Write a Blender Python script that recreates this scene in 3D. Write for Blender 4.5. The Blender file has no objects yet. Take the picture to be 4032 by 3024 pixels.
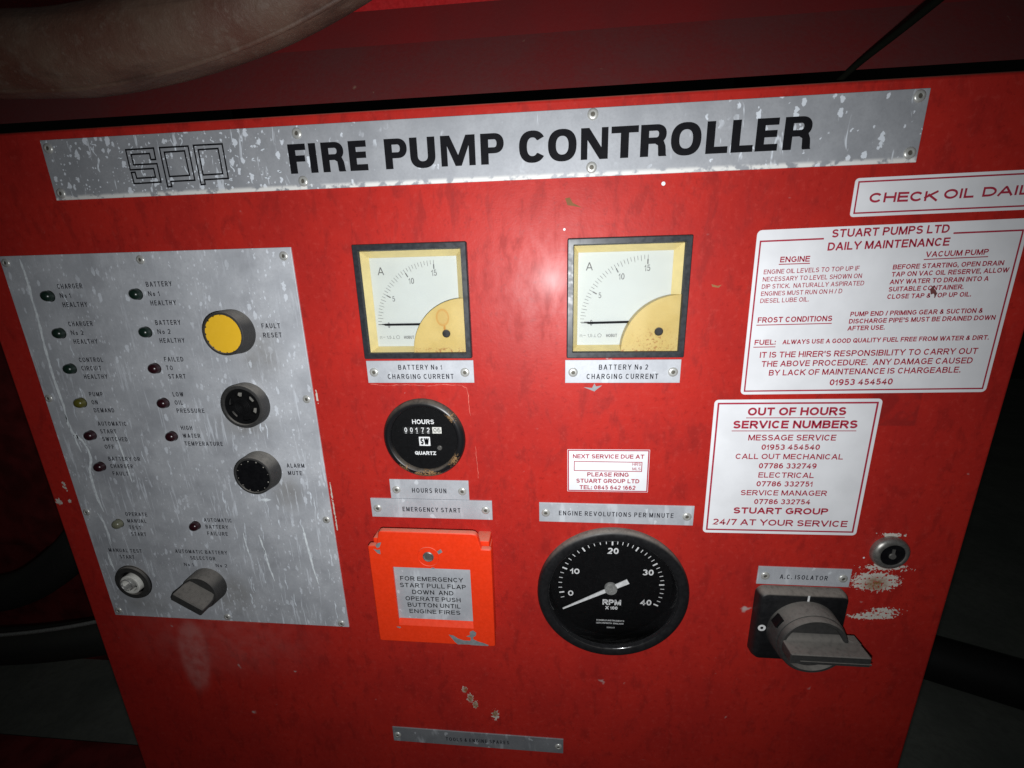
import bpy, bmesh, math, random, os
from mathutils import Matrix, Vector, Euler
random.seed(7)
H = 0.95            # height of the camera's foot point on the panel above the floor (m)
D = 365.92          # camera distance from the panel plane (mm)
S = bpy.context.scene
COL = S.collection

# ------------------------------------------------------------------ camera
cam_d = bpy.data.cameras.new('camera'); cam = bpy.data.objects.new('camera', cam_d); COL.objects.link(cam)
Rp = Matrix(((0.9957564658719991, 0.001082255171273576, 0.09202113560400427),
             (-0.02558101029792997, 0.9637780384396053, 0.26547599615340745),
             (-0.08840063679772614, -0.2667034333210787, 0.9597158986223504)))
P2W = Matrix(((1, 0, 0), (0, 0, -1), (0, 1, 0)))      # panel axes (right, up, out) -> world
cam.matrix_world = Matrix.Translation((0, -D/1000, H)) @ (P2W @ Rp).to_4x4()
cam_d.sensor_fit = 'HORIZONTAL'; cam_d.sensor_width = 36; cam_d.lens = 1707.92*36/4032
cam_d.clip_start = 0.005; cam_d.clip_end = 50
S.camera = cam

# ------------------------------------------------------------------ world, lamp, exposure
W = bpy.data.worlds.new('World'); S.world = W; W.use_nodes = True
bg = W.node_tree.nodes['Background']; bg.inputs[0].default_value = (0.85, 0.95, 0.92, 1); bg.inputs[1].default_value = 0.012
fl = bpy.data.lights.new('camera_flash', 'SPOT'); flash = bpy.data.objects.new('camera_flash', fl); COL.objects.link(flash)
fl.energy = 8.9; fl.spot_size = math.radians(146); fl.spot_blend = 1.0; fl.shadow_soft_size = 0.0045; fl.color = (0.965, 0.985, 1.0)
flash.matrix_world = Matrix.Translation((0.0, -D/1000, H-0.025)) @ (P2W @ Rp).to_4x4()
S.view_settings.view_transform = 'Standard'; S.view_settings.look = 'None'
S.view_settings.exposure = 0.0; S.view_settings.gamma = 1.0; S.view_settings.use_curve_mapping = False
S.cycles.max_bounces = 8; S.cycles.use_denoising = True

# ------------------------------------------------------------------ mesh helpers (panel millimetres: x right, y up, z out)
def w(x, y, z): return Vector((x/1000, -z/1000, H + y/1000))
def link(o, parent=None, **kw):
    COL.objects.link(o)
    if parent is not None: o.parent = parent
    for k, v in kw.items(): o[k] = v
    return o
class MB:
    def __init__(s): s.v = []; s.f = []
    def add(s, vs, fs):
        n = len(s.v); s.v += [tuple(v) for v in vs]; s.f += [tuple(i+n for i in f) for f in fs]; return s
    def poly(s, pts, z):                                   # flat polygon, anticlockwise seen from the front
        return s.add([(x, y, z) for x, y in pts], [tuple(range(len(pts)))])
    def rect(s, x0, x1, y0, y1, z): return s.poly([(x0, y0), (x1, y0), (x1, y1), (x0, y1)], z)
    def loops(s, loops, cap0=False, cap1=True):            # loops: lists of (x,y,z), anticlockwise, back to front
        n = len(loops[0]); b = len(s.v)
        for L in loops: s.v += [tuple(q) for q in L]
        for k in range(len(loops)-1):
            for i in range(n):
                j = (i+1) % n
                s.f.append((b+k*n+i, b+k*n+j, b+(k+1)*n+j, b+(k+1)*n+i))
        if cap1: s.f.append(tuple(b+(len(loops)-1)*n+i for i in range(n)))
        if cap0: s.f.append(tuple(b+i for i in reversed(range(n))))
        return s
    def prism(s, pts, z0, z1, ch=0, cap0=False):
        if ch <= 0: return s.loops([[(x, y, z0) for x, y in pts], [(x, y, z1) for x, y in pts]], cap0)
        return s.loops([[(x, y, z0) for x, y in pts], [(x, y, z1-ch) for x, y in pts],
                        [(x, y, z1-ch*.3) for x, y in inset(pts, ch*.3)], [(x, y, z1) for x, y in inset(pts, ch)]], cap0)
    def lathe(s, cx, cy, prof, n=48, cap0=False, cap1=True):   # prof: (r,z) from back/outside to front/inside
        L = [[(cx+r*math.cos(2*math.pi*i/n), cy+r*math.sin(2*math.pi*i/n), z) for i in range(n)] for r, z in prof]
        return s.loops(L, cap0, cap1)
    def ring(s, cx, cy, r0, r1, z, n=48): return s.lathe(cx, cy, [(r1, z), (r0, z)], n, cap1=False)
    def ribbon(s, pts, width, z, closed=False):
        m = len(pts); wf = width if callable(width) else (lambda i: width)
        a = []; b = []
        for i in range(m):
            p = Vector(pts[i]); q0 = Vector(pts[i-1]) if (closed or i > 0) else None; q1 = Vector(pts[(i+1) % m]) if (closed or i < m-1) else None
            d0 = (p-q0).normalized() if q0 is not None else None; d1 = (q1-p).normalized() if q1 is not None else None
            if d0 is None: d0 = d1
            if d1 is None: d1 = d0
            n0 = Vector((-d0.y, d0.x)); n1 = Vector((-d1.y, d1.x)); t = n0+n1
            t = t*(1/max(0.35, t.dot(n0))) ; hw = wf(i)/2
            a.append((p.x+t.x*hw, p.y+t.y*hw, z)); b.append((p.x-t.x*hw, p.y-t.y*hw, z))
        fs = []
        for i in range(m if closed else m-1):
            j = (i+1) % m; fs.append((m+i, m+j, j, i))
        return s.add(a+b, fs)
    def box(s, x0, x1, y0, y1, z0, z1, ch=0): return s.prism([(x0, y0), (x1, y0), (x1, y1), (x0, y1)], z0, z1, ch, True)
    def xf(s, fn, start=0): s.v[start:] = [tuple(fn(*v)) for v in s.v[start:]]; return s
    def build(s, name, mat, parent=None, smooth=None, world=False, **kw):
        me = bpy.data.meshes.new(name)
        me.from_pydata([Vector(v) if world else w(*v) for v in s.v], [], s.f)
        bm = bmesh.new(); bm.from_mesh(me)
        bmesh.ops.remove_doubles(bm, verts=bm.verts, dist=1e-6)
        bm.to_mesh(me); bm.free()
        me.materials.append(mat)
        if smooth is not None:
            me.polygons.foreach_set('use_smooth', [True]*len(me.polygons))
            me.set_sharp_from_angle(angle=math.radians(smooth))
        me.update()
        return link(bpy.data.objects.new(name, me), parent, **kw)
def inset(pts, d):
    n = len(pts); out = []
    for i in range(n):
        p, a, b = Vector(pts[i]), Vector(pts[i-1]), Vector(pts[(i+1) % n])
        d0 = (p-a).normalized(); d1 = (b-p).normalized(); n0 = Vector((-d0.y, d0.x)); n1 = Vector((-d1.y, d1.x))
        t = n0+n1; t = t/max(0.5, t.dot(n0)); out.append((p.x+t.x*d, p.y+t.y*d))
    return out
def rrect(x0, x1, y0, y1, r, n=5):
    out = []
    for cx, cy, a0 in ((x1-r, y0+r, -90), (x1-r, y1-r, 0), (x0+r, y1-r, 90), (x0+r, y0+r, 180)):
        for k in range(n+1):
            a = math.radians(a0+90*k/n); out.append((cx+r*math.cos(a), cy+r*math.sin(a)))
    return out
def circ(cx, cy, r, n=48): return [(cx+r*math.cos(2*math.pi*i/n), cy+r*math.sin(2*math.pi*i/n)) for i in range(n)]
def rotpts(pts, c, deg):
    ca, sa = math.cos(math.radians(deg)), math.sin(math.radians(deg))
    return [(c[0]+(x-c[0])*ca-(y-c[1])*sa, c[1]+(x-c[0])*sa+(y-c[1])*ca) for x, y in pts]
_dg = bpy.context.evaluated_depsgraph_get
def plate_holes(outer, holes, z0, z1):                      # a sheet with holes cut through it
    cu = bpy.data.curves.new('tmp', 'CURVE'); cu.dimensions = '2D'; cu.fill_mode = 'BOTH'; cu.extrude = (z1-z0)/2
    for L in [outer]+holes:
        sp = cu.splines.new('POLY'); sp.points.add(len(L)-1); sp.use_cyclic_u = True
        for p, (x, y) in zip(sp.points, L): p.co = (x, y, 0, 1)
    o = bpy.data.objects.new('tmp', cu); COL.objects.link(o); bpy.context.view_layer.update()
    me = o.evaluated_get(_dg()).to_mesh(); mb = MB()
    mb.add([(v.co.x, v.co.y, v.co.z+(z0+z1)/2) for v in me.vertices], [tuple(p.vertices) for p in me.polygons])
    bpy.data.objects.remove(o); bpy.data.curves.remove(cu)
    return mb

# ------------------------------------------------------------------ lettering: a stroke alphabet of its own (cap height 1, centre lines in a unit box)
def _arc(cx, cy, rx, ry, a0, a1, n=10):
    return [(cx+rx*math.cos(math.radians(a0+(a1-a0)*k/n)), cy+ry*math.sin(math.radians(a0+(a1-a0)*k/n))) for k in range(n+1)]
_el = lambda cx, cy, rx, ry: _arc(cx, cy, rx, ry, 0, 342, 19) + ['c']
_P = [(0, 0), (0, 1), (.58, 1)] + _arc(.58, .735, .42, .265, 90, -90) + [(0, .47)]
GL = {
 'A': (.92, [[(0, 0), (.47, 1), (.53, 1), (1, 0)], [(.17, .3), (.83, .3)]]), 'B': (.84, [[(0, 0), (0, 1), (.6, 1)] + _arc(.6, .765, .34, .235, 90, -90) + [(0, .53)], [(.5, .53), (.64, .53)] + _arc(.64, .265, .36, .265, 90, -90) + [(0, 0)]]),
 'C': (.90, [_arc(.5, .5, .5, .5, 38, 322, 18)]), 'D': (.88, [[(0, 0), (0, 1), (.42, 1)] + _arc(.42, .5, .58, .5, 90, -90, 12) + ['c']]), 'E': (.76, [[(1, 1), (0, 1), (0, 0), (1, 0)], [(0, .53), (.92, .53)]]),
 'F': (.72, [[(1, 1), (0, 1), (0, 0)], [(0, .5), (.9, .5)]]), 'G': (.94, [_arc(.5, .5, .5, .5, 42, 305, 16) + [(.97, .16), (.97, .47), (.56, .47)]]), 'H': (.86, [[(0, 0), (0, 1)], [(1, 0), (1, 1)], [(0, .52), (1, .52)]]),
 'I': (0, [[(0, 0), (0, 1)]]), 'J': (.6, [[(1, 1), (1, .3)] + _arc(.5, .3, .5, .3, 0, -180)]), 'K': (.86, [[(0, 0), (0, 1)], [(.97, 1), (.02, .36)], [(.34, .6), (1, 0)]]), 'L': (.70, [[(0, 1), (0, 0), (1, 0)]]),
 'M': (1.02, [[(0, 0), (0, 1), (.06, 1), (.48, .02), (.52, .02), (.94, 1), (1, 1), (1, 0)]]), 'N': (.86, [[(0, 0), (0, 1), (.05, 1), (.95, 0), (1, 0), (1, 1)]]), 'O': (.98, [_el(.5, .5, .5, .5)]), 'P': (.80, [_P]),
 'Q': (.98, [_el(.5, .5, .5, .5), [(.6, .3), (.98, -.02)]]), 'R': (.86, [_P, [(.5, .47), (.97, 0)]]), 'S': (.82, [_arc(.5, .755, .46, .245, 20, 255, 12) + _arc(.5, .255, .5, .255, 75, -162, 12)]), 'T': (.82, [[(0, 1), (1, 1)], [(.5, 1), (.5, 0)]]),
 'U': (.86, [[(0, 1), (0, .36)] + _arc(.5, .36, .5, .36, 180, 360) + [(1, 1)]]), 'V': (.90, [[(0, 1), (.47, 0), (.53, 0), (1, 1)]]), 'W': (1.28, [[(0, 1), (.24, 0), (.28, 0), (.48, 1), (.52, 1), (.72, 0), (.76, 0), (1, 1)]]), 'X': (.86, [[(0, 0), (1, 1)], [(0, 1), (1, 0)]]),
 'Y': (.88, [[(0, 1), (.5, .42), (1, 1)], [(.5, .45), (.5, 0)]]), 'Z': (.78, [[(0, 1), (1, 1), (0, 0), (1, 0)]]),
 '0': (.70, [_el(.5, .5, .5, .5)]), '1': (.36, [[(0, .72), (.62, .86), (1, 1), (1, 0)]]), '2': (.70, [_arc(.5, .71, .5, .29, 165, -32, 12) + [(.02, 0), (1, 0)]]), '3': (.70, [_arc(.48, .76, .46, .24, 155, -82, 10), _arc(.48, .26, .52, .27, 84, -158, 12)]),
 '4': (.74, [[(.72, 0), (.72, 1), (.0, .27), (1, .27)]]), '5': (.70, [[(.92, 1), (.16, 1), (.07, .47)] + _arc(.49, .32, .51, .32, 135, -155, 14)]), '6': (.70, [_el(.5, .31, .5, .31), _arc(.56, .5, .56, .5, 62, 190, 9)]), '7': (.68, [[(0, 1), (1, 1), (.7, .55), (.35, 0)]]),
 '8': (.70, [_el(.5, .755, .44, .245), _el(.5, .265, .5, .265)]), '9': (.70, [_el(.5, .69, .5, .31), _arc(.44, .5, .56, .5, -118, 10, 9)]),
 '&': (.88, [[(1, 0), (.26, .66)] + _arc(.46, .8, .24, .2, 215, -40, 10) + [(.14, .4)] + _arc(.38, .22, .38, .22, 140, 318, 9) + [(.92, .46)]]), '/': (.42, [[(0, 0), (1, 1)]]), '.': (0, [[(0, 0), (0, .06)]]), ',': (0, [[(0, .06), (0, -.14)]]),
 ':': (0, [[(0, 0), (0, .06)], [(0, .6), (0, .66)]]), "'": (0, [[(0, .72), (0, 1)]]), '-': (.4, [[(0, .45), (1, .45)]]), 'o': (.56, [_el(.5, .3, .5, .32)])}
def text_glyphs(txt, x0, x1, y0, y1, cap, z, bold=0.0, sp=1.0):   # fit a line between two baseline points; one MB for each letter
    tr = min(.255, .122+bold*4.1); gap = .17 + (sp-1)*.75 - (tr-.112)*.55; t = tr*cap
    adv = []; L = 0.0
    for i, c in enumerate(txt):
        if c == ' ': adv.append((None, L)); L += .36; continue
        if c == 'I' or c in ".,:'": wd = tr
        else: wd = GL[c][0]*(.80 if sp > 1.1 else 1)
        adv.append((wd, L)); L += wd+gap
    L -= gap; k = (x1-x0)/L; sl = (y1-y0)/(x1-x0); out = []
    for j, (c, (wd, a)) in enumerate(zip(txt, adv)):
        if wd is None: continue
        mb = MB(); narrow = (c == 'I' or c in ".,:'")
        for q, st in enumerate(GL[c][1]):
            closed = st[-1] == 'c'; pts = st[:-1] if closed else st
            P_ = []
            for u, v in pts:
                x = x0+a*k+(wd*k/2 if narrow else t/2+u*(wd*k-t)); y = t/2+v*(cap-t)
                if not P_ or math.dist(P_[-1], (x, y)) > t*.04: P_.append((x, y))
            if not closed:                                        # square ends reach the cap line and the baseline
                for e, f_ in ((0, 1), (-1, -2)):
                    d = Vector(P_[e])-Vector(P_[f_]); dn = d.normalized()
                    vert = abs(dn.y) > .35; ext = t/2*(1/max(.6, abs(dn.y)) if vert else (1 if c in 'ELFTZ247' else .0))
                    if c in 'CSG35&629' and len(P_) > 8: ext = 0
                    P_[e] = (P_[e][0]+dn.x*ext, P_[e][1]+dn.y*ext)
            P_ = [(x, y0+(x-x0)*sl+y) for x, y in P_]
            mb.ribbon(P_, t, z+.006*q+.003*(j % 2), closed)
        out.append(mb)
    return out
def write(mb, *a, **k):
    for g in text_glyphs(*a, **k): mb.add(g.v, g.f)
    return mb
def lettering(parent, mat, lines, z, sp=1.0, name='lettering', each=False):   # one mesh for each printed line (or letter)
    for t, a, b, ya, yb, cap, bd in lines:
        gs = text_glyphs(t, a, b, ya, yb, cap, z, bd, sp)
        if not each:
            m = MB()
            for g in gs: m.add(g.v, g.f)
            gs = [m]
        for g in gs: g.build(name, mat, parent)

# ------------------------------------------------------------------ materials
def new_mat(name):
    m = bpy.data.materials.new(name); m.use_nodes = True; nt = m.node_tree
    return m, nt, nt.nodes['Principled BSDF']
def N(nt, t, **kw):
    n = nt.nodes.new(t)
    for k, v in kw.items():
        if k.startswith('i_'): n.inputs[k[2:]].default_value = v
        else: setattr(n, k, v)
    return n
def mm(nt):                                             # object coordinates in panel millimetres: (x, -z, y)
    tc = N(nt, 'ShaderNodeTexCoord'); mp = N(nt, 'ShaderNodeMapping')
    mp.inputs['Scale'].default_value = (1000, 1000, 1000); mp.inputs['Location'].default_value = (0, 0, -H*1000)
    nt.links.new(tc.outputs['Object'], mp.inputs['Vector']); return mp.outputs['Vector']
def scl(nt, vec, s, loc=(0, 0, 0)):
    mp = N(nt, 'ShaderNodeMapping'); mp.inputs['Scale'].default_value = s; mp.inputs['Location'].default_value = loc
    nt.links.new(vec, mp.inputs['Vector']); return mp.outputs['Vector']
def noise(nt, vec, scale, detail=4, rough=.55, dist=0.0):
    n = N(nt, 'ShaderNodeTexNoise'); n.inputs['Scale'].default_value = scale; n.inputs['Detail'].default_value = detail
    n.inputs['Roughness'].default_value = rough; n.inputs['Distortion'].default_value = dist
    nt.links.new(vec, n.inputs['Vector']); return n.outputs['Fac']
def ramp(nt, fac, lo, hi, a=0.0, b=1.0, smooth=True):
    n = N(nt, 'ShaderNodeMapRange'); n.interpolation_type = 'SMOOTHSTEP' if smooth else 'LINEAR'
    for k, v in (('From Min', lo), ('From Max', hi), ('To Min', a), ('To Max', b)): n.inputs[k].default_value = v
    nt.links.new(fac, n.inputs['Value']); return n.outputs['Result']
def M(nt, op, a, b=None, c=None):
    n = N(nt, 'ShaderNodeMath'); n.operation = op
    for i, q in enumerate((a, b, c)):
        if q is None: continue
        if isinstance(q, (int, float)): n.inputs[i].default_value = q
        else: nt.links.new(q, n.inputs[i])
    return n.outputs[0]
def mixc(nt, fac, a, b):
    n = N(nt, 'ShaderNodeMix'); n.data_type = 'RGBA'
    for q, k in ((fac, 0), (a, 6), (b, 7)):
        if isinstance(q, (int, float)): n.inputs[k].default_value = q
        elif isinstance(q, tuple): n.inputs[k].default_value = (*q, 1) if len(q) == 3 else q
        else: nt.links.new(q, n.inputs[k])
    return n.outputs[2]
def mixf(nt, fac, a, b):
    n = N(nt, 'ShaderNodeMix'); n.data_type = 'FLOAT'
    for q, k in ((fac, 0), (a, 2), (b, 3)):
        if isinstance(q, (int, float)): n.inputs[k].default_value = q
        else: nt.links.new(q, n.inputs[k])
    return n.outputs[0]
def bump(nt, bsdf, h, strength, dist=0.001):
    b = N(nt, 'ShaderNodeBump'); b.inputs['Strength'].default_value = strength; b.inputs['Distance'].default_value = dist
    nt.links.new(h, b.inputs['Height']); nt.links.new(b.outputs[0], bsdf.inputs['Normal'])
def upness(nt, lo=.25, hi=.85):
    g = N(nt, 'ShaderNodeNewGeometry'); s = N(nt, 'ShaderNodeSeparateXYZ'); nt.links.new(g.outputs['Normal'], s.inputs[0])
    return ramp(nt, s.outputs['Z'], lo, hi)
def ellipse(nt, vec, cx, cy, rx, ry, soft=.5, ang=0):   # 1 inside an ellipse on the panel
    v = scl(nt, vec, (1, 0, 1), (-cx, 0, -cy))
    mp = N(nt, 'ShaderNodeMapping'); mp.inputs['Rotation'].default_value = (0, math.radians(ang), 0); nt.links.new(v, mp.inputs['Vector'])
    v = scl(nt, mp.outputs['Vector'], (1/rx, 1, 1/ry))
    l = N(nt, 'ShaderNodeVectorMath'); l.operation = 'LENGTH'; nt.links.new(v, l.inputs[0])
    return ramp(nt, l.outputs['Value'], 1-soft, 1+soft, 1.0, 0.0)
def maxof(nt, L):
    o = L[0]
    for q in L[1:]: o = M(nt, 'MAXIMUM', o, q)
    return o
def specks(nt, vec, cell, size, power, stretch=1.0):    # splashed drops of paint, each of its own size
    nz = N(nt, 'ShaderNodeTexNoise'); nz.inputs['Scale'].default_value = 1.6/cell; nz.inputs['Detail'].default_value = 3; nt.links.new(vec, nz.inputs['Vector'])
    ad = N(nt, 'ShaderNodeVectorMath'); ad.operation = 'MULTIPLY_ADD'; nt.links.new(nz.outputs['Color'], ad.inputs[0])
    ad.inputs[1].default_value = (cell*.9,)*3; nt.links.new(vec, ad.inputs[2])
    v = scl(nt, ad.outputs[0], (1/cell, 1/cell, stretch/cell))
    vo = N(nt, 'ShaderNodeTexVoronoi'); vo.inputs['Scale'].default_value = 1; nt.links.new(v, vo.inputs['Vector'])
    sp = N(nt, 'ShaderNodeSeparateColor'); nt.links.new(vo.outputs['Color'], sp.inputs[0])
    r = M(nt, 'MULTIPLY', M(nt, 'POWER', sp.outputs[0], power), size)
    return ramp(nt, M(nt, 'SUBTRACT', r, vo.outputs['Distance']), -.03, .07)
def simple(name, col, rough=.5, metal=0.0, spec=.5, dust=None, dustamt=.8, grain=.12, gs=.35, bumps=0.0, bs=1.2):
    m, nt, b = new_mat(name); v = mm(nt)
    n1 = noise(nt, v, gs, 5); c = mixc(nt, ramp(nt, n1, .3, .7, 0, 1), tuple(q*(1-grain) for q in col), tuple(min(1, q*(1+grain)) for q in col))
    r = mixf(nt, ramp(nt, noise(nt, v, gs*.5, 3), .3, .7), max(.03, rough-.07), min(1, rough+.07))
    if dust:
        u = M(nt, 'MULTIPLY', upness(nt), ramp(nt, noise(nt, v, .25, 4), .15, .6, dustamt*.55, dustamt))
        c = mixc(nt, u, c, dust); r = mixf(nt, u, r, .9)
    nt.links.new(c, b.inputs['Base Color']); nt.links.new(r, b.inputs['Roughness'])
    b.inputs['Metallic'].default_value = metal; b.inputs['Specular IOR Level'].default_value = spec
    if bumps: bump(nt, b, noise(nt, v, bs, 3), bumps, .0004)
    return m

def red_paint():
    m, nt, b = new_mat('red_paint'); v = mm(nt)
    big = noise(nt, v, .012, 5, .6); mid = noise(nt, scl(nt, v, (1, 1, .45)), .07, 6, .65, .4); fine = noise(nt, v, .55, 3)
    c = mixc(nt, ramp(nt, big, .35, .68), (.490, .0230, .0160), (.405, .0195, .0155))
    c = mixc(nt, M(nt, 'MULTIPLY', ramp(nt, mid, .50, .66), .60), c, (.28, .0135, .011))
    c = mixc(nt, M(nt, 'MULTIPLY', ramp(nt, mid, .44, .26), .28), c, (.51, .037, .027))
    c = mixc(nt, M(nt, 'MULTIPLY', ramp(nt, fine, .35, .7), .18), c, (.38, .019, .013))
    fr = noise(nt, v, .16, 6, .72); c = mixc(nt, M(nt, 'MULTIPLY', ramp(nt, fr, .53, .64), .36), c, (.51, .048, .037)); c = mixc(nt, M(nt, 'MULTIPLY', ramp(nt, fr, .45, .35), .45), c, (.27, .012, .010))
    # runs of old wet under the name plates and stickers
    st = ramp(nt, noise(nt, scl(nt, v, (.11, .11, .035)), 1, 5, .66), .54, .66)
    zone = maxof(nt, [ellipse(nt, v, 30, 45, 210, 26, .3), ellipse(nt, v, 235, -262, 75, 32, .4), ellipse(nt, v, -95, -175, 60, 90, .4)])
    c = mixc(nt, M(nt, 'MULTIPLY', M(nt, 'MULTIPLY', st, zone), .42), c, (.30, .018, .016))
    sxz = N(nt, 'ShaderNodeSeparateXYZ'); nt.links.new(v, sxz.inputs[0])
    # old sticker mark beside the service numbers
    res = M(nt, 'MULTIPLY', M(nt, 'MULTIPLY', ramp(nt, sxz.outputs['X'], 299, 301, 1, 0), ramp(nt, sxz.outputs['Z'], -138.5, -137, 0, 1)), M(nt, 'MULTIPLY', ellipse(nt, v, 283, -122, 26, 22, .2), ramp(nt, noise(nt, v, .05, 4), .40, .52, .25, 1)))
    c = mixc(nt, M(nt, 'MULTIPLY', res, .55), c, (.20, .016, .015))
    # chalky wiped patch under the control plate and hazy rub marks
    wipe = M(nt, 'MULTIPLY', maxof(nt, [ellipse(nt, v, -413, -428, 18, 50, .35, -5), ellipse(nt, v, -380, -400, 90, 40, .8)]), ramp(nt, noise(nt, v, .06, 5), .3, .65, .22, .62))
    c = mixc(nt, M(nt, 'MULTIPLY', wipe, ramp(nt, ellipse(nt, v, -413, -428, 18, 50, .35, -5), 0, 1, .35, 1)), c, (.55, .22, .20))
    dusty = M(nt, 'MULTIPLY', upness(nt, .2, .8), .75); c = mixc(nt, dusty, c, (.25, .16, .12))
    # flaked paint: pale filler with rust at the heart
    fn = noise(nt, v, .40, 3, .55, .5)
    zones = [ellipse(nt, v, 297, -291, 23, 11, .4), ellipse(nt, v, 302, -329.5, 23, 4.6, .5, 4), ellipse(nt, v, 312, -323, 14, 4, .8), ellipse(nt, v, 303, -276, 21, 4, .9),
             ellipse(nt, v, -97, -452, 3.2, 5, .5), ellipse(nt, v, -91, -464, 4, 7, .5), ellipse(nt, v, -85.5, -473, 3.2, 6.5, .5), ellipse(nt, v, -63.6, -486, 4.5, 8, .6),
             ellipse(nt, v, -508.5, -211, 2.2, 7, .6), ellipse(nt, v, -521, -230, 4, 4, .6), ellipse(nt, v, -508, -229, 2.5, 3, .6),
             ellipse(nt, v, -216.6, -113, 1.0, 8, .5), ellipse(nt, v, -216.6, -222, .9, 22, .5), ellipse(nt, v, -216.4, -246, .8, 12, .5), ellipse(nt, v, 302, -241.5, 11, 2.4, .8)]
    z = maxof(nt, zones)
    thr = M(nt, 'SUBTRACT', fn, M(nt, 'SUBTRACT', .74, M(nt, 'MULTIPLY', z, .34)))
    flake = M(nt, 'MULTIPLY', ramp(nt, thr, -.004, .012), ramp(nt, z, .02, .1))
    heart = maxof(nt, [ellipse(nt, v, 298, -294, 9, 7, .8)] + [ellipse(nt, v, x, y, 3.0, 5, .5) for x, y in ((-96, -453), (-91, -464), (-85.5, -473), (-64, -484))])
    rust = M(nt, 'MULTIPLY', heart, ramp(nt, noise(nt, v, .3, 4), .3, .6, .5, 1))
    fc = mixc(nt, rust, (.62, .58, .52), (.24, .115, .035))
    dots = M(nt, 'MULTIPLY', specks(nt, v, 34, .09, 3.0), .9)
    c = mixc(nt, dots, c, (.5, .42, .40)); c = mixc(nt, flake, c, fc)
    nt.links.new(c, b.inputs['Base Color'])
    r = mixf(nt, ramp(nt, mid, .35, .7), .42, .54); r = mixf(nt, M(nt, 'MAXIMUM', flake, dusty), r, .85)
    nt.links.new(r, b.inputs['Roughness']); b.inputs['Specular IOR Level'].default_value = .25
    b.inputs['Coat Weight'].default_value = .045; b.inputs['Coat Roughness'].default_value = .20
    h = M(nt, 'ADD', M(nt, 'MULTIPLY', noise(nt, v, .33, 2), 1.0), M(nt, 'MULTIPLY', flake, -1.2))
    bump(nt, b, h, .16, .0006)
    return m
def aluminium(name, kind):
    m, nt, b = new_mat(name); v = mm(nt)
    cl = noise(nt, v, .03, 5, .6); fine = noise(nt, v, .5, 4)
    c = mixc(nt, ramp(nt, cl, .3, .7), (.54, .56, .60), (.66, .68, .72))
    c = mixc(nt, M(nt, 'MULTIPLY', ramp(nt, fine, .4, .75), .35), c, (.48, .49, .52))
    if kind != 'control': c = mixc(nt, {'title': .33, 'dull': .60}.get(kind, .14), c, (.0, .0, .0))
    if kind == 'title':
        sx = N(nt, 'ShaderNodeSeparateXYZ'); nt.links.new(v, sx.inputs[0])
        left = ramp(nt, sx.outputs['X'], -120, -330, .0, 1); right = ramp(nt, sx.outputs['X'], 90, 200, 0, .55)
        dens = M(nt, 'ADD', M(nt, 'MAXIMUM', left, right), .22)
        s1 = M(nt, 'MULTIPLY', specks(nt, v, 5.0, .52, 3.4, .65), ramp(nt, M(nt, 'ADD', dens, noise(nt, v, .05, 3)), .75, .95))
        s2 = M(nt, 'MULTIPLY', specks(nt, v, 2.5, .48, 3.2), ramp(nt, M(nt, 'ADD', left, noise(nt, v, .06, 2)), .85, 1.1))
        dr = ramp(nt, noise(nt, scl(nt, v, (.16, .16, .035)), 1, 3, .55, .6), .63, .70)
        dr = M(nt, 'MULTIPLY', dr, ramp(nt, M(nt, 'ADD', dens, noise(nt, v, .045, 2)), .72, .95, 0, .8))
        edge = M(nt, 'MULTIPLY', ramp(nt, sx.outputs['Z'], 67.5, 64.5), ramp(nt, noise(nt, v, .12, 5), .40, .52))
        c = mixc(nt, M(nt, 'MULTIPLY', maxof(nt, [s1, s2, dr]), .85), c, (.80, .85, .92)); c = mixc(nt, edge, c, (.80, .79, .76))
        sm = maxof(nt, [s1, s2, dr, edge])
    elif kind == 'control':
        dirt = ramp(nt, noise(nt, v, .018, 5, .65), .45, .7); c = mixc(nt, M(nt, 'MULTIPLY', dirt, .55), c, (.36, .37, .40)); st = maxof(nt, [ellipse(nt, v, -263, -211, 15, 17, .7), ellipse(nt, v, -345, -338, 20, 22, .8), ellipse(nt, v, -455, -352, 26, 14, .8), ellipse(nt, v, -266, -70, 20, 22, .8), ellipse(nt, v, -292, -140, 24, 10, .8)]); c = mixc(nt, M(nt, 'MULTIPLY', st, ramp(nt, noise(nt, v, .05, 4), .3, .7, .2, .55)), c, (.26, .24, .21))
        sx = N(nt, 'ShaderNodeSeparateXYZ'); nt.links.new(v, sx.inputs[0])
        zone = noise(nt, v, .02, 3)
        s1 = M(nt, 'MULTIPLY', specks(nt, v, 4.4, .48, 4.2, .42), ramp(nt, zone, .36, .55, .3, .95))
        s2 = M(nt, 'MULTIPLY', specks(nt, v, 2.2, .46, 3.4, .5), ramp(nt, noise(nt, v, .03, 3), .42, .6))
        low = ramp(nt, sx.outputs['Z'], 0, -200, .25, 1)
        d1 = ramp(nt, noise(nt, scl(nt, v, (.30, .30, .026)), 1, 5, .62, .8), .56, .66)
        d1 = M(nt, 'MULTIPLY', M(nt, 'MULTIPLY', d1, low), ramp(nt, noise(nt, v, .025, 3), .36, .56, 0, 1))
        sm = maxof(nt, [s1, s2, d1]); c = mixc(nt, M(nt, 'MULTIPLY', sm, .55), c, (.78, .83, .90))
    else:
        s1 = M(nt, 'MULTIPLY', specks(nt, v, 7, .38, 3.5, .6), .6); wv = ramp(nt, noise(nt, scl(nt, v, (.07, .07, .02)), 1, 3), .58, .68, 0, .4)
        sm = M(nt, 'MAXIMUM', s1, wv); c = mixc(nt, M(nt, 'MULTIPLY', sm, .6), c, (.78, .82, .86))
    nt.links.new(c, b.inputs['Base Color'])
    nt.links.new(mixf(nt, sm, .22, .0), b.inputs['Metallic'])
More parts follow.
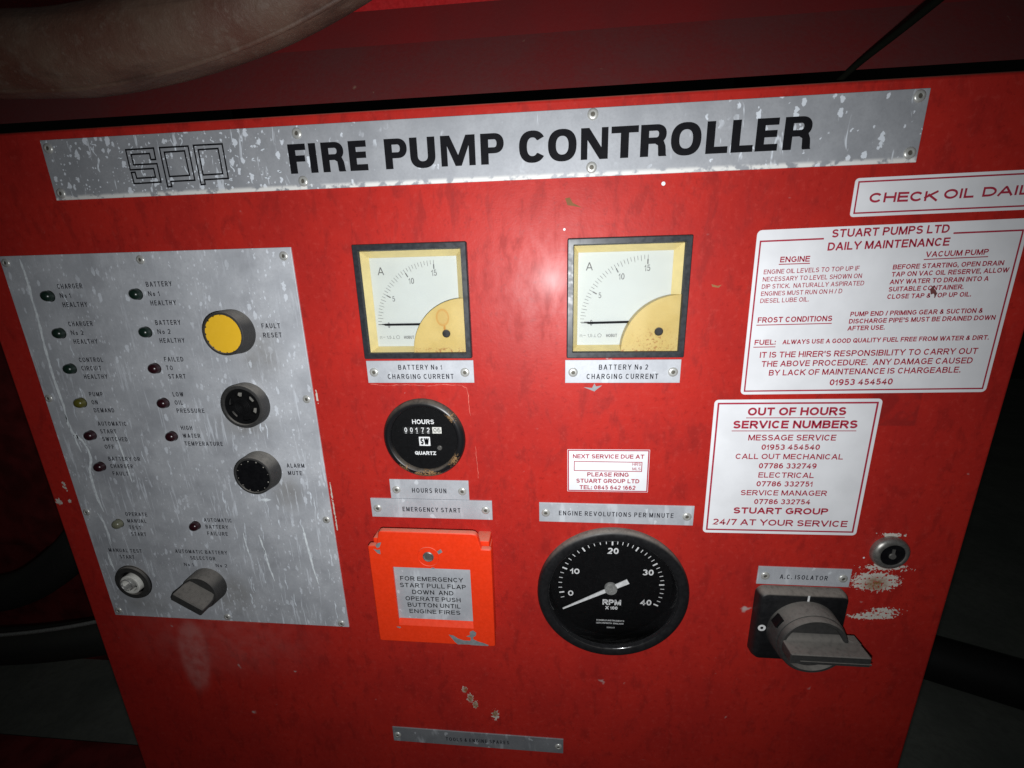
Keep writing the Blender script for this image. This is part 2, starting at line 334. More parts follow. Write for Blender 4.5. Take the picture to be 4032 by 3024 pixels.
    nt.links.new(mixf(nt, sm, mixf(nt, ramp(nt, cl, .3, .7), .50, .60), .8), b.inputs['Roughness'])
    bump(nt, b, M(nt, 'ADD', fine, M(nt, 'MULTIPLY', sm, .8)), .12, .0003)
    return m
def glass_mat():
    m, nt, b = new_mat('clear_plastic'); out = nt.nodes['Material Output']; nt.nodes.remove(b)
    t = N(nt, 'ShaderNodeBsdfTransparent'); g = N(nt, 'ShaderNodeBsdfGlossy'); g.inputs['Roughness'].default_value = .08
    f = N(nt, 'ShaderNodeFresnel'); f.inputs['IOR'].default_value = 1.45; mx = N(nt, 'ShaderNodeMixShader')
    nt.links.new(f.outputs[0], mx.inputs[0]); nt.links.new(t.outputs[0], mx.inputs[1]); nt.links.new(g.outputs[0], mx.inputs[2]); nt.links.new(mx.outputs[0], out.inputs[0])
    return m
def cream_mat():
    m, nt, b = new_mat('cream_plastic'); v = mm(nt)
    c = mixc(nt, ramp(nt, noise(nt, v, .05, 4), .3, .7), (.46, .345, .115), (.51, .395, .15))
    g = M(nt, 'MULTIPLY', ramp(nt, noise(nt, v, .5, 4, .65), .52, .64), maxof(nt, [ellipse(nt, v, 64, -72, 30, 4, .6), ellipse(nt, v, 84, -64, 14, 9, .9), ellipse(nt, v, -95, -71, 26, 3, .7)]))
    c = mixc(nt, M(nt, 'MULTIPLY', g, .85), c, (.26, .09, .02))
    o = M(nt, 'MULTIPLY', ellipse(nt, v, -92.5, -41.8, 5.6, 7.2, .12), M(nt, 'SUBTRACT', 1, M(nt, 'MULTIPLY', ellipse(nt, v, -92.5, -41.8, 4.9, 6.3, .3), .85)))
    c = mixc(nt, M(nt, 'MULTIPLY', M(nt, 'MAXIMUM', o, ellipse(nt, v, -91.3, -51, .9, 3, .6)), .9), c, (.42, .17, .015))
    nt.links.new(c, b.inputs['Base Color']); b.inputs['Roughness'].default_value = .42
    return m
def bezel_mat():                                        # black painted ring worn to brown rust in places
    m, nt, b = new_mat('worn_black_bezel'); v = mm(nt)
    z = maxof(nt, [ellipse(nt, v, -116, -187.5, 17, 4.5, .5), ellipse(nt, v, -91, -172, 6, 9, .7, -30), ellipse(nt, v, -140, -182, 8, 5, .7), ellipse(nt, v, -92, -132, 7, 7, .9)])
    f = ramp(nt, M(nt, 'SUBTRACT', noise(nt, v, .7, 5, .7), M(nt, 'SUBTRACT', .80, M(nt, 'MULTIPLY', z, .33))), -.01, .03)
    u = M(nt, 'MULTIPLY', upness(nt, .1, .8), ramp(nt, noise(nt, v, .2, 4), .2, .6, .3, .8))
    c = mixc(nt, u, (.010, .010, .011), (.115, .095, .075)); c = mixc(nt, f, c, (.25, .145, .06))
    nt.links.new(c, b.inputs['Base Color']); nt.links.new(mixf(nt, M(nt, 'MAXIMUM', f, u), .28, .85), b.inputs['Roughness'])
    return m
def rust_pipe_mat():
    m, nt, b = new_mat('rusty_pipe_paint'); v = mm(nt)
    n1 = noise(nt, v, .018, 6, .62); n2 = noise(nt, v, .11, 6, .7)
    c = mixc(nt, ramp(nt, n1, .3, .68), (.078, .028, .017), (.105, .064, .044)); c = mixc(nt, M(nt, 'MULTIPLY', ramp(nt, n2, .5, .7), .6), c, (.125, .085, .065))
    c = mixc(nt, M(nt, 'MULTIPLY', specks(nt, v, 2.6, .5, 4.5), .3), c, (.15, .11, .085)); c = mixc(nt, M(nt, 'MULTIPLY', ramp(nt, noise(nt, scl(nt, v, (.006, .03, .03)), 1, 5, .65, .6), .48, .66), .7), c, (.035, .016, .011))
    nt.links.new(c, b.inputs['Base Color']); b.inputs['Roughness'].default_value = .62; bump(nt, b, n2, .5, .002)
    return m
def dusty_red_mat():
    m, nt, b = new_mat('dusty_red_paint'); v = mm(nt)
    n1 = noise(nt, v, .012, 5); n2 = noise(nt, v, .3, 5, .65)
    c = mixc(nt, ramp(nt, n1, .3, .7), (.175, .008, .009), (.135, .008, .009))
    u = M(nt, 'MULTIPLY', upness(nt, .15, .6), ramp(nt, M(nt, 'ADD', M(nt, 'MULTIPLY', n1, .6), M(nt, 'MULTIPLY', n2, .4)), .3, .65, .35, .85))
    c = mixc(nt, u, c, (.105, .024, .024)); c = mixc(nt, M(nt, 'MULTIPLY', specks(nt, v, 30, .1, 4), .7), c, (.35, .27, .18))
    nt.links.new(c, b.inputs['Base Color']); nt.links.new(mixf(nt, u, .5, .9), b.inputs['Roughness']); bump(nt, b, n2, .2, .0008)
    return m
def concrete_mat():
    m, nt, b = new_mat('concrete'); v = mm(nt)
    n1 = noise(nt, v, .006, 6, .65); n2 = noise(nt, v, .06, 6, .7)
    c = mixc(nt, ramp(nt, n1, .3, .7), (.14, .155, .135), (.21, .225, .195)); c = mixc(nt, M(nt, 'MULTIPLY', ramp(nt, n2, .4, .7), .5), c, (.12, .125, .11))
    nt.links.new(c, b.inputs['Base Color']); b.inputs['Roughness'].default_value = .9; bump(nt, b, n2, .4, .004)
    return m
DUST = (.26, .23, .20)
RED = red_paint(); AL_T = aluminium('title_aluminium', 'title'); AL_C = aluminium('control_aluminium', 'control'); AL = aluminium('label_aluminium', 'label'); ALD = aluminium('dull_aluminium', 'dull')
RIVET = simple('rivet_aluminium', (.60, .60, .57), .36, .45, grain=.1); PIN = simple('rivet_pin_steel', (.13, .12, .10), .6, .5)
INK = simple('black_ink', (.006, .006, .008), .75, spec=.15); ENG = simple('engraved_ink', (.018, .018, .026), .8, spec=.15, grain=.5, gs=.25)
STK = simple('sticker_vinyl', (.85, .855, .88), .36, grain=.05, gs=.03); RINK = simple('crimson_ink', (.42, .030, .060), .45, grain=.1)
BLK = simple('black_plastic', (.011, .011, .012), .42, dust=DUST, dustamt=.72); GREY = simple('dusty_grey_plastic', (.030, .029, .028), .7, dust=(.160, .147, .132), dustamt=.95)
FRM = simple('meter_frame_plastic', (.022, .025, .030), .38, dust=(.06, .06, .06), dustamt=.6); FACE = simple('black_dial', (.0035, .0035, .004), .7, spec=.15, grain=.2); BUTTON = simple('black_button', (.004, .004, .005), .5, spec=.3)
WHITE = simple('white_dial', (.50, .535, .52), .6, spec=.25, grain=.02, gs=.05); WPAINT = simple('white_print', (.80, .80, .80), .5); MARK = simple('grey_print', (.10, .10, .10), .6)
CREAM = cream_mat(); YEL = simple('yellow_plastic', (.92, .54, .030), .42, grain=.012); GLASS = glass_mat(); CREAML = simple('pale_cream_plastic', (.66, .55, .26), .5, grain=.06, gs=.08); BEZ = bezel_mat()
FLAP = simple('orange_red_paint', (.90, .046, .010), .36, grain=.05, dust=(.55, .22, .15), dustamt=.75, bumps=.12, bs=.5); CHIP = simple('bare_grey_metal', (.28, .30, .31), .55, .3)
STEEL = simple('chromed_steel', (.50, .50, .48), .28, .55, grain=.15); DSTEEL = simple('dull_steel', (.32, .31, .29), .38, .75); CHALK2 = simple('thin_dried_paint', (.72, .77, .83), .85, grain=.2); CHALK = simple('dried_paint', (.80, .85, .90), .85, grain=.15)
LENS = {'green': simple('green_lens', (.008, .020, .014), .24, spec=.5), 'red': simple('red_lens', (.024, .005, .008), .24, spec=.5), 'amber': simple('amber_lens', (.085, .078, .012), .26, spec=.5), 'clear': simple('clear_lens', (.16, .16, .11), .26, spec=.5)}
WPLAS = simple('white_plastic', (.72, .71, .66), .5, grain=.08); PIPE = rust_pipe_mat(); DRED = dusty_red_mat(); CONC = concrete_mat()
RUBBER = simple('black_rubber', (.012, .012, .012), .6); DGREY = simple('dark_grey_paint', (.025, .025, .023), .6, dust=(.06, .06, .05), dustamt=.6); DMAR = simple('dark_maroon_paint', (.16, .014, .014), .6, grain=.4, gs=.02)
CABLE = simple('cable_sheath', (.004, .0045, .003), .95, spec=.05)

# ------------------------------------------------------------------ the setting
fl_m = MB(); fl_m.add([(-12, -3, 0), (12, -3, 0), (12, 4, 0), (-12, 4, 0)], [(0, 1, 2, 3)]); fl_m.build('floor', CONC, world=True, kind='structure')
wl = MB(); wl.add([(-12, 3.2, 0), (12, 3.2, 0), (12, 3.2, 6), (-12, 3.2, 6)], [(0, 1, 2, 3)]); wl.build('wall', simple('dark_wall_paint', (.05, .05, .047), .9), world=True, kind='structure')

# ------------------------------------------------------------------ the cabinet
cab = link(bpy.data.objects.new('fire_pump_controller', None)); cab.empty_display_size = .1
cab['label'] = 'red steel fire pump control cabinet with gauges, buttons, stickers and metal plates'; cab['category'] = 'control cabinet'
X0, X1, YT, YB = -528, 363, 117.5, -H*1000+60
def sub(mb, name, mat, parent, smooth=None, **kw): return mb.build(name, mat, parent, smooth, **kw)
# body: rounded front fold, sides, top, back
body = MB(); R_ = 3.0
def rect_loop(d, z): return [(X0+d, YB+d, z), (X1-d, YB+d, z), (X1-d, YT-d, z), (X0+d, YT-d, z)]
body.loops([rect_loop(0, -260), rect_loop(0, -R_)] + [rect_loop(R_*(1-math.cos(a)), -R_*(1-math.sin(a))) for a in (math.radians(22), math.radians(45), math.radians(68), math.radians(90))], cap0=True, cap1=False)
sub(body, 'cabinet_body', RED, cab, 60, label='red folded sheet steel body of the cabinet')
pl_ = MB(); pl_.box(X0+20, X1-20, -H*1000, YB, -240, -30); sub(pl_, 'plinth', DGREY, cab)
holes = [rrect(-160, -73.4, -72.8, 14.6, 1), rrect(16.8, 103.4, -72.8, 14.6, 1), circ(58.5, -315, 61.5, 64), circ(-117.8, -153, 33, 48)]
fp = plate_holes([(X0+R_, YB+R_), (X1-R_, YB+R_), (X1-R_, YT-R_), (X0+R_, YT-R_)], holes, -1.5, 0)
front = sub(fp, 'front_panel', RED, cab, label='stained red painted front panel with flaked paint by the lock')
for nm, pts, mt in (('paint_chip', [(27.2, -104.1), (34.5, -104.8), (36.4, -100.7), (37.8, -103.4), (43.0, -102.5), (37.9, -106.6), (36.6, -108.0)][::-1], CHIP),
                    ('paint_chip', [(10.2, 48.6), (13.8, 49.0), (16.2, 45.0), (23.4, 41.4), (16.2, 42.8), (12.1, 43.5)][::-1], simple('brown_scab', (.20, .09, .03), .8)),
                    ('paint_spot', circ(84.1, 56.1, 1.5, 10), CHALK), ('paint_spot', circ(9.8, 25.7, 1.0, 8), CHALK), ('paint_spot', circ(283, -266, .9, 8), CHALK),
                    ('paint_chip', [(126, -19), (131, -20.5), (134, -19.8), (132, -22), (127, -21.2)][::-1], simple('brown_scuff', (.30, .13, .05), .8))):
    sub(MB().poly(pts, .12), nm, mt, front)

# ------------------------------------------------------------------ rivets shared by every plate
def rivet_mesh():
    mb = MB(); mb.lathe(0, 0, [(4.1, 0), (4.05, .35), (3.6, .95), (2.6, 1.35), (1.75, 1.35), (1.55, .75)], 20, cap1=False)
    mb.lathe(0, 0, [(1.55, .75), (1.55, .7), (.9, .8)], 12)
    o = mb.build('rivet', RIVET, None, 40); me = o.data
    me.materials.append(PIN)
    for p in me.polygons:
        c = p.center
        if math.hypot(c.x, c.z-H) < .00158 and abs(c.y) < .00085: p.material_index = 1
    for v in me.vertices: v.co.z -= H
    bpy.data.objects.remove(o); return me
RV = rivet_mesh()
def rivet(parent, x, y, z, s=1.0):
    o = bpy.data.objects.new('rivet', RV); o.location = w(x, y, z); o.rotation_euler = (random.uniform(-.04, .04), random.uniform(0, 6), random.uniform(-.04, .04))
    o.scale = (s, s, s); return link(o, parent)

# ------------------------------------------------------------------ title plate
T = 1.4
tp = sub(MB().prism([(-423.1, 63.0), (258.7, 63.0), (258.7, 109.3), (-423.1, 109.3)], .02, T, .3), 'title_plate', AL_T, cab, label='long aluminium title plate splashed with pale paint, big black lettering')
# heavy outlined capitals of the title plate: each letter from its own outline (and counter)
def heavy(c, x0, x1, y0, cap, z):
    W, s, h = x1-x0, 6.0, 4.55
    def se(cx, cy, rx, ry, a0, a1, n, e=2.35):
        o = []
        for k in range(n+1):
            a = math.radians(a0+(a1-a0)*k/n); u, v = math.cos(a), math.sin(a)
            o.append((cx+rx*math.copysign(abs(u)**(2/e), u), cy+ry*math.copysign(abs(v)**(2/e), v)))
        return o
    H_ = cap; ov = .35; outs = []; holes = []
    if c == 'E': outs = [[(0, 0), (W, 0), (W, h), (s, h), (s, H_*.42), (W*.94, H_*.42), (W*.94, H_*.42+h), (s, H_*.42+h), (s, H_-h), (W*.98, H_-h), (W*.98, H_), (0, H_)]]
    elif c == 'F': outs = [[(0, 0), (s, 0), (s, H_*.40), (W*.92, H_*.40), (W*.92, H_*.40+h), (s, H_*.40+h), (s, H_-h), (W, H_-h), (W, H_), (0, H_)]]
    elif c == 'I': outs = [[(.6, 0), (W-.6, 0), (W-.6, H_), (.6, H_)]]
    elif c == 'L': outs = [[(0, 0), (W, 0), (W, h), (s, h), (s, H_), (0, H_)]]
    elif c == 'T': outs = [[(W/2-s/2, 0), (W/2+s/2, 0), (W/2+s/2, H_-h), (W, H_-h), (W, H_), (0, H_), (0, H_-h), (W/2-s/2, H_-h)]]
    elif c == 'N': outs = [[(0, 0), (4.9, 0), (4.9, H_*.62), (W-6.1, 0), (W, 0), (W, H_), (W-4.9, H_), (W-4.9, H_*.38), (6.1, H_), (0, H_)]]
    elif c == 'M': outs = [[(0, 0), (5, 0), (5, H_*.66), (W/2-2.4, 0), (W/2+2.4, 0), (W-5, H_*.66), (W-5, 0), (W, 0), (W, H_), (W-7.2, H_), (W/2, H_*.36), (7.2, H_), (0, H_)]]
    elif c == 'U':
        r = W/2; outs = [[(0, H_)] + se(r, r*.86, r, r*.86+ov, 180, 360, 20) + [(W, H_), (W-s, H_)] + se(r, r*.86, r-s, r*.86-h, 360, 180, 16) + [(s, H_)]]
    elif c == 'O': outs = [se(W/2, H_/2, W/2, H_/2+ov, 0, 350, 35)]; holes = [se(W/2, H_/2, W/2-s, H_/2-h+.2, 0, 348, 29)]
    elif c == 'C': outs = [se(W/2, H_/2, W/2, H_/2+ov, 33, 327, 30) + [(W*.98-s*.95, H_*.30)] + se(W/2, H_/2, W/2-s, H_/2-h+.2, 318, 42, 22) + [(W*.98-s*.95, H_*.70)]]
    else:
        wb = W-(.7 if c == 'R' else 0); yb = H_*(.40 if c == 'R' else .355); cy = (yb+H_)/2; ry = (H_-yb)/2; rx = min(7.4, wb-s-1)
        outs = [[(0, 0), (s, 0), (s, yb)] + se(wb-rx, cy, rx, ry, -90, 90, 16, 2.2) + [(0, H_)]]
        hr = ry-h+.35; hx_ = rx-s*.92
        holes = [[(s, cy-hr)] + se(wb-rx, cy, max(hx_, 1.2), hr, -90, 90, 12, 2.2) + [(s, cy+hr)]]
        if c == 'R': outs.append([(W-8.4, yb-.2), (W-8.4, yb+1.2), (W-2.6, yb+1.8), (W-1.1, yb-1.6), (W-.7, yb*.45), (W-.5, 1.2), (W, 0), (W-5.7, 0), (W-6.15, 1.2), (W-6.3, yb*.5), (W-6.6, yb-1.2)][::-1])
    f = lambda L: [(x0+x, y0+y) for x, y in L]
    mb = plate_holes(f(outs[0]), [f(q) for q in holes], z, z+.05)
    for q in outs[1:]: mb.prism(f(q), z, z+.07)
    return mb
for c_, a_, b_ in (('F', -208.9, -194.3), ('I', -192.3, -185.1), ('R', -181.5, -162.6), ('E', -159.1, -144.3), ('P', -130.0, -112.1), ('U', -109.8, -89.8), ('M', -85.4, -58.5), ('P', -54.3, -36.4), ('C', -24.8, -4.5), ('O', -2.9, 18.5), ('N', 21.7, 41.8), ('T', 44.0, 63.8), ('R', 65.4, 84.7), ('O', 87.3, 108.9), ('L', 112.4, 127.9), ('L', 130.2, 145.5), ('E', 147.1, 162.5), ('R', 166.2, 185.6)):
    sub(heavy(c_, a_, b_, 74.8, 21.4, T+.03), 'letter', INK, tp)
mb = MB(); LW = 1.25
for poly in ([(-347.9, 98.7), (-323.0, 98.9), (-323.3, 90.5), (-327.6, 90.5), (-327.6, 95.1), (-344.0, 95.1), (-344.0, 87.3), (-323.0, 87.3), (-323.0, 73.4), (-347.4, 73.2), (-347.6, 81.7), (-344.2, 81.8), (-343.9, 77.1), (-326.9, 77.3), (-326.9, 83.8), (-348.0, 83.7)],
             [(-317.9, 98.9), (-292.7, 98.9), (-292.7, 73.6), (-314.2, 73.5), (-314.2, 69.6), (-317.9, 69.5)], [(-314.4, 95.4), (-296.6, 95.6), (-296.5, 77.4), (-314.4, 77.2)],
             [(-288.0, 99.2), (-263.2, 99.1), (-263.2, 73.8), (-284.3, 73.6), (-284.3, 70.2), (-288.0, 70.0)], [(-284.5, 95.9), (-267.4, 96.0), (-267.3, 77.4), (-284.6, 77.2)]):
    mb.ribbon(poly, LW, T+.08, True)
sub(mb, 'emblem', INK, tp, label='outlined three letter emblem printed in thin black lines', kind='stuff')
for x, y in ((-417, 102.9), (-416.7, 68.2), (-199.4, 103.6), (-199.6, 69), (30.1, 105), (29.9, 69.3), (252.3, 104.6), (253.0, 69.1)): rivet(tp, x, y, T)

# ------------------------------------------------------------------ control plate
cp = sub(MB().prism([(-496.1, -373.5), (-219.2, -373.5), (-219.2, 18.9), (-496.1, 18.9)], .02, T, .3), 'control_plate', AL_C, cab, label='large grey aluminium control plate with pale drips, lamps and buttons')
for x, y in ((-490.6, 13), (-358.5, 12.3), (-226.3, 11.9), (-491.5, -114.9), (-226, -115.2), (-490.3, -241), (-225.4, -241.8), (-489.8, -367), (-358.3, -368), (-226.8, -369)): rivet(cp, x, y, T, .95)
mb = MB(); z = T+.08; CW = 3.52
def engr(mb, t, x, y, cap=4.4, per=None, centre=False, z=z):
    L = sum({'I': .45, '1': .45, ' ': .75, 'M': 1.15, 'W': 1.2}.get(c, 1) for c in t)*(per or 3.66)-.8
    x0 = x-L/2 if centre else x
    lettering(cp, ENG, [(t, x0, x0+L, y, y, cap, .009)], z, 1.22)
rows = {0: (['CHARGER', 'No 1', 'HEALTHY'], ['BATTERY', 'No 1', 'HEALTHY']), 1: (['CHARGER', 'No 2', 'HEALTHY'], ['BATTERY', 'No 2', 'HEALTHY']),
        2: (['CONTROL', 'CIRCUIT', 'HEALTHY'], ['FAILED', 'TO', 'START']), 3: (['PUMP', 'ON', 'DEMAND'], ['LOW', 'OIL', 'PRESSURE']),
        4: (['AUTOMATIC', 'START', 'SWITCHED', 'OFF'], ['HIGH', 'WATER', 'TEMPERATURE']), 5: (['BATTERY OR', 'CHARGER', 'FAULT'], [])}
for r, (a, b) in rows.items():
    for col, x in ((a, -446.6), (b, -359)):
        for k, t in enumerate(col): engr(mb, t, x, -10.8-34*r-8.2*k + (3.7 if len(col) == 4 else 0))
for k, t in enumerate(('OPERATE', 'MANUAL', 'TEST', 'START')): engr(mb, t, -446, -244.0-8*k)
for k, t in enumerate(('AUTOMATIC', 'BATTERY', 'FAILURE')): engr(mb, t, -358.2, -248.2-8*k)
for k, t in enumerate(('FAULT', 'RESET')): engr(mb, t, -257.4, -49.2-8.2*k)
for k, t in enumerate(('ALARM', 'MUTE')): engr(mb, t, -257.2, -185-8.0*k)
engr(mb, 'MANUAL TEST', -459, -289, centre=True); engr(mb, 'START', -459, -297, centre=True)
engr(mb, 'AUTOMATIC BATTERY', -370.6, -287.2, centre=True); engr(mb, 'SELECTOR', -370.4, -295, centre=True)
engr(mb, 'No 1', -394, -303.5, 4.2); engr(mb, 'No 2', -357.4, -303.2, 4.2)
for path, wd in (([(-475.7, 16.0), (-475.2, 6.6), (-475.1, -8.4), (-476.4, -21.0), (-475.9, -32.3), (-476.9, -45.2), (-478.2, -62.8), (-479.3, -90.0), (-479.3, -102.4), (-478.1, -121.3), (-479.4, -140.7), (-477.1, -152.3), (-469.9, -158.8), (-466.2, -168.9), (-465.9, -179.1), (-471.4, -191.2), (-472.6, -203.5), (-472.5, -223.1), (-470.2, -240)], 3.0),
                 ([(-478.1, -241.3), (-474.2, -252.4), (-472.9, -269.3), (-473.1, -278.9)], 2.6), ([(-480.9, -289.8), (-480.7, -304.6), (-478.6, -314)], 3.2), ([(-477, -153), (-476, -163), (-474.5, -172)], 2.4),
                 ([(-431, -150), (-429.5, -168), (-428.6, -188), (-427.5, -205)], 2.0), ([(-318, -260), (-317.5, -275), (-316, -290)], 2.2), ([(-301, -262), (-298, -285), (-297, -300), (-294, -318)], 2.2), ([(-252, -250), (-250, -275), (-248, -300), (-245, -320)], 2.4)):
    pts = []
    for a, b in zip(path, path[1:]):
        n = max(2, int(math.dist(a, b)/3))
        pts += [(a[0]+(b[0]-a[0])*k/n+random.uniform(-.25, .25), a[1]+(b[1]-a[1])*k/n) for k in range(n)]
    pts.append(path[-1]); ws = [wd*(.55+.5*random.random())*(min(1, .25+i/3))*(min(1, .25+(len(pts)-1-i)/4)) for i in range(len(pts))]
    sub(MB().ribbon(pts, lambda i: ws[i], T+.05), 'paint_run', CHALK, cp)

rd = random.Random(21)
for k in range(46):
    if k < 26: x, y, ln = rd.uniform(-345, -226), rd.uniform(-345, -205), rd.uniform(8, 26)
    elif k < 38: x, y, ln = rd.uniform(-488, -440), rd.uniform(-200, 0), rd.uniform(6, 20)
    else: x, y, ln = rd.uniform(-430, -235), rd.uniform(-200, -120), rd.uniform(6, 18)
    if any(math.hypot(x-a, y-ln/2-b) < 24 for a, b in ((-284, -52), (-284, -120), (-284, -188), (-370, -325), (-459, -326))): continue
    n = max(4, int(ln/2)); ph = rd.uniform(0, 6); wd = rd.uniform(.5, 1.5)
    pts = [(x+.9*math.sin(ph+i*.9)*rd.uniform(.3, 1), y-ln*i/n) for i in range(n+1)]; ws = [wd*rd.uniform(.3, 1.2)*(.3 if i in (0, n) else 1) for i in range(n+1)]
    sub(MB().ribbon(pts, lambda i: ws[i], T+.05), 'paint_run', CHALK2, cp)
for k in range(26):                                     # splashes and dribbles on the title plate
    x, y = rd.uniform(-400, -215), rd.uniform(68, 106); ln = rd.uniform(2, 12) if k > 8 else rd.uniform(.5, 2)
    n = 6; ph = rd.uniform(0, 6); wd = rd.uniform(.7, 2.0); pts = [(x+1.3*math.sin(ph+i*.8), max(64.5, y-ln*i/n)) for i in range(n+1)]
    if pts[-1][1] <= 64.6: continue
    ws = [wd*rd.uniform(.3, 1.2)*(.3 if i in (0, n) else 1) for i in range(n+1)]
    sub(MB().ribbon(pts, lambda i: ws[i], T+.05), 'paint_run', CHALK2, tp)

# indicator lamps on a 34 mm grid
def lamp_mesh():
    mb = MB(); mb.lathe(0, 0, [(4.8, 0), (4.8, 2.4)] + [(4.8*math.cos(a), 2.4+4.4*math.sin(a)) for a in (.25, .5, .75, 1.0, 1.25, 1.45)], 28)
    mb.v = [(x, y-H*1000, zz) for x, y, zz in mb.v]; return mb
LM = {}
def lamp(x, y, colour, label):
    if colour not in LM:
        o = lamp_mesh().build('indicator_lamp', LENS[colour], None, 40); LM[colour] = o.data; bpy.data.objects.remove(o)
    o = bpy.data.objects.new('indicator_lamp', LM[colour]); o.location = w(x, y, T); link(o, cab, label=label)
    mb = MB(); mb.lathe(x, y, [(5.15, T+.01), (5.1, T+.25), (4.85, T+.25)], 28, cap1=False); mb.build('holder', BLK, o).matrix_parent_inverse = Matrix.Translation(-o.location)
for k, c in enumerate(('green', 'green', 'green', 'amber', 'red', 'red')):
    lamp(-456.7, -17-34*k, c, '%s round indicator lamp, row %s of the outer column' % (('dark '+c) if c != 'amber' else 'yellow green', ('one', 'two', 'three', 'four', 'five', 'six')[k]))
for k, c in enumerate(('green', 'green', 'red', 'red', 'red')):
    lamp(-369.3, -17-34*k, c, 'dark %s round indicator lamp, row %s of the inner column' % (c, ('one', 'two', 'three', 'four', 'five')[k]))
lamp(-456, -253, 'clear', 'pale clear indicator lamp above the test start switch'); lamp(-368.4, -252.6, 'red', 'dark red indicator lamp above the selector knob')

# push buttons
def button(x, y, h, Rb, Rf, cap_mat, name, label, notch):
    mb = MB(); mb.lathe(x, y, [(Rb, T), (Rb, T+1.5), (Rb-.2, T+2), (Rf+.2, h-1.2), (Rf, h-.3), (Rf-.5, h), (Rf-1.9, h), (Rf-2.1, h-.4), (Rf-2.15, h-1.5)], 64, cap1=False)
    o = sub(mb, name, BLKB, cab, 40, label=label)
    c = MB(); r = Rf-2.15; pts = []
    for i in range(16*6):
        a = 2*math.pi*i/96; rr = r-(1.0 if (notch and i % 6 == 0) else 0); pts.append((x+rr*math.cos(a), y+rr*math.sin(a)))
    c.prism(pts, h-4, h-.7, .25); sub(c, 'button_cap', cap_mat, o)
    return o
BLKB = simple('black_collar_plastic', (.035, .034, .033), .6, dust=(.30, .28, .25), dustamt=.62)
button(-284, -51.7, 16.2, 19.95, 18.85, YEL, 'push_button', 'push button with a bright yellow face in a black collar', True)
bt = button(-283.6, -188, 15.4, 20.2, 19.0, BUTTON, 'push_button', 'push button with an all black face', True)
mb = MB()
for i in range(12):
    a = math.radians(30*i+8); c0 = (-283.6+15.4*math.cos(a), -188+15.4*math.sin(a)); mb.poly(circ(c0[0], c0[1], random.uniform(.35, .75), 6), 14.78)
sub(mb, 'dust_fleck', simple('dust_grey', (.34, .32, .28), .9), bt)
# alarm sounder
mb = MB(); sx, sy, sh = -283.7, -119.8, 11.8
mb.lathe(sx, sy, [(20.9, T), (20.9, sh-1.5), (20.3, sh-.3), (19.6, sh), (17.6, sh), (17.0, sh-1.2), (17.0, T+.2)], 64, cap1=False)
so = sub(mb, 'alarm_sounder', BLKB, cab, 40, label='round black alarm sounder with a slotted face')
slots = []
for k in range(6):
    a0 = math.radians(60*k+38); da = math.radians(17)
    slots.append([(sx+13.6*math.cos(a0+t*da), sy+13.6*math.sin(a0+t*da)) for t in (-1, -.5, 0, .5, 1)] + [(sx+8.8*math.cos(a0+t*da), sy+8.8*math.sin(a0+t*da)) for t in (.8, 0, -.8)])
sub(plate_holes(circ(sx, sy, 17.0, 48), slots, sh-2.6, sh-1.4), 'grille', FACE, so)
mb = MB()
for r in (2, 3.6, 5.2, 6.8): mb.lathe(sx, sy, [(r+.35, sh-1.4), (r, sh-1.1), (r-.35, sh-1.4)], 32, cap1=False)
sub(mb, 'grille_ring', FACE, so); sub(MB().lathe(sx, sy, [(17, 3), (16.9, 3.2)], 40), 'diaphragm', FACE, so)
for a in (38, 98, -22):  # pale grey pieces paint in the light reflected inside three slots
    q = [(sx+r*math.cos(math.radians(a+d)), sy+r*math.sin(math.radians(a+d))) for r, d in ((9.6, -13), (13.2, -13), (13.4, 6), (11.2, 15), (9.4, 8))]
    sub(MB().prism(q, 3.3, 8.0), 'painted_slot_light', simple('slot_light_grey', (.22, .21, .19), .7) if a == 38 else bpy.data.materials['slot_light_grey'], so)
sub(MB().rect(-286, -281, -207.5, -206, T+.1) if False else MB().poly([(-292, -221.5), (-286, -223), (-280, -221), (-284, -219.4), (-289, -219.8)], T+.06), 'paint_spot', CHALK, cp)

# broken test-start switch
kx, ky = -459.5, -326.5
mb = MB(); mb.lathe(kx, ky, [(20.2, T), (20.2, T+2.2), (19.6, T+3), (14.6, T+3.4), (14.0, T+2.4), (13.6, T-.2)], 56, cap1=False)
ks = sub(mb, 'test_start_switch', GREY, cab, 40, label='broken test start switch, white stub left in an open ring')
sub(MB().lathe(kx, ky, [(20.9, T), (20.9, T+.7), (20.2, T+.8)], 48, cap1=False), 'gasket', BLK, ks)
sub(MB().lathe(kx, ky, [(13.9, T+.1), (13.8, T+.15)], 40), 'socket', FACE, ks)
mb = MB(); mb.lathe(kx+2, ky+1.0, [(11.2, T), (11.2, 8.0), (10.4, 8.6), (8.2, 8.4), (7.8, 7.6), (7.6, 2.5)], 40, cap1=False); sub(mb, 'stub', WPLAS, ks, 40)
mb = MB(); mb.lathe(kx-.5, ky+1.6, [(7.2, 5), (7.4, 9.0), (7.0, 9.8), (6.2, 9.8), (5.8, 9), (5.6, 3)], 32, cap1=False); sub(mb, 'steel_sleeve', STEEL, ks, 40)
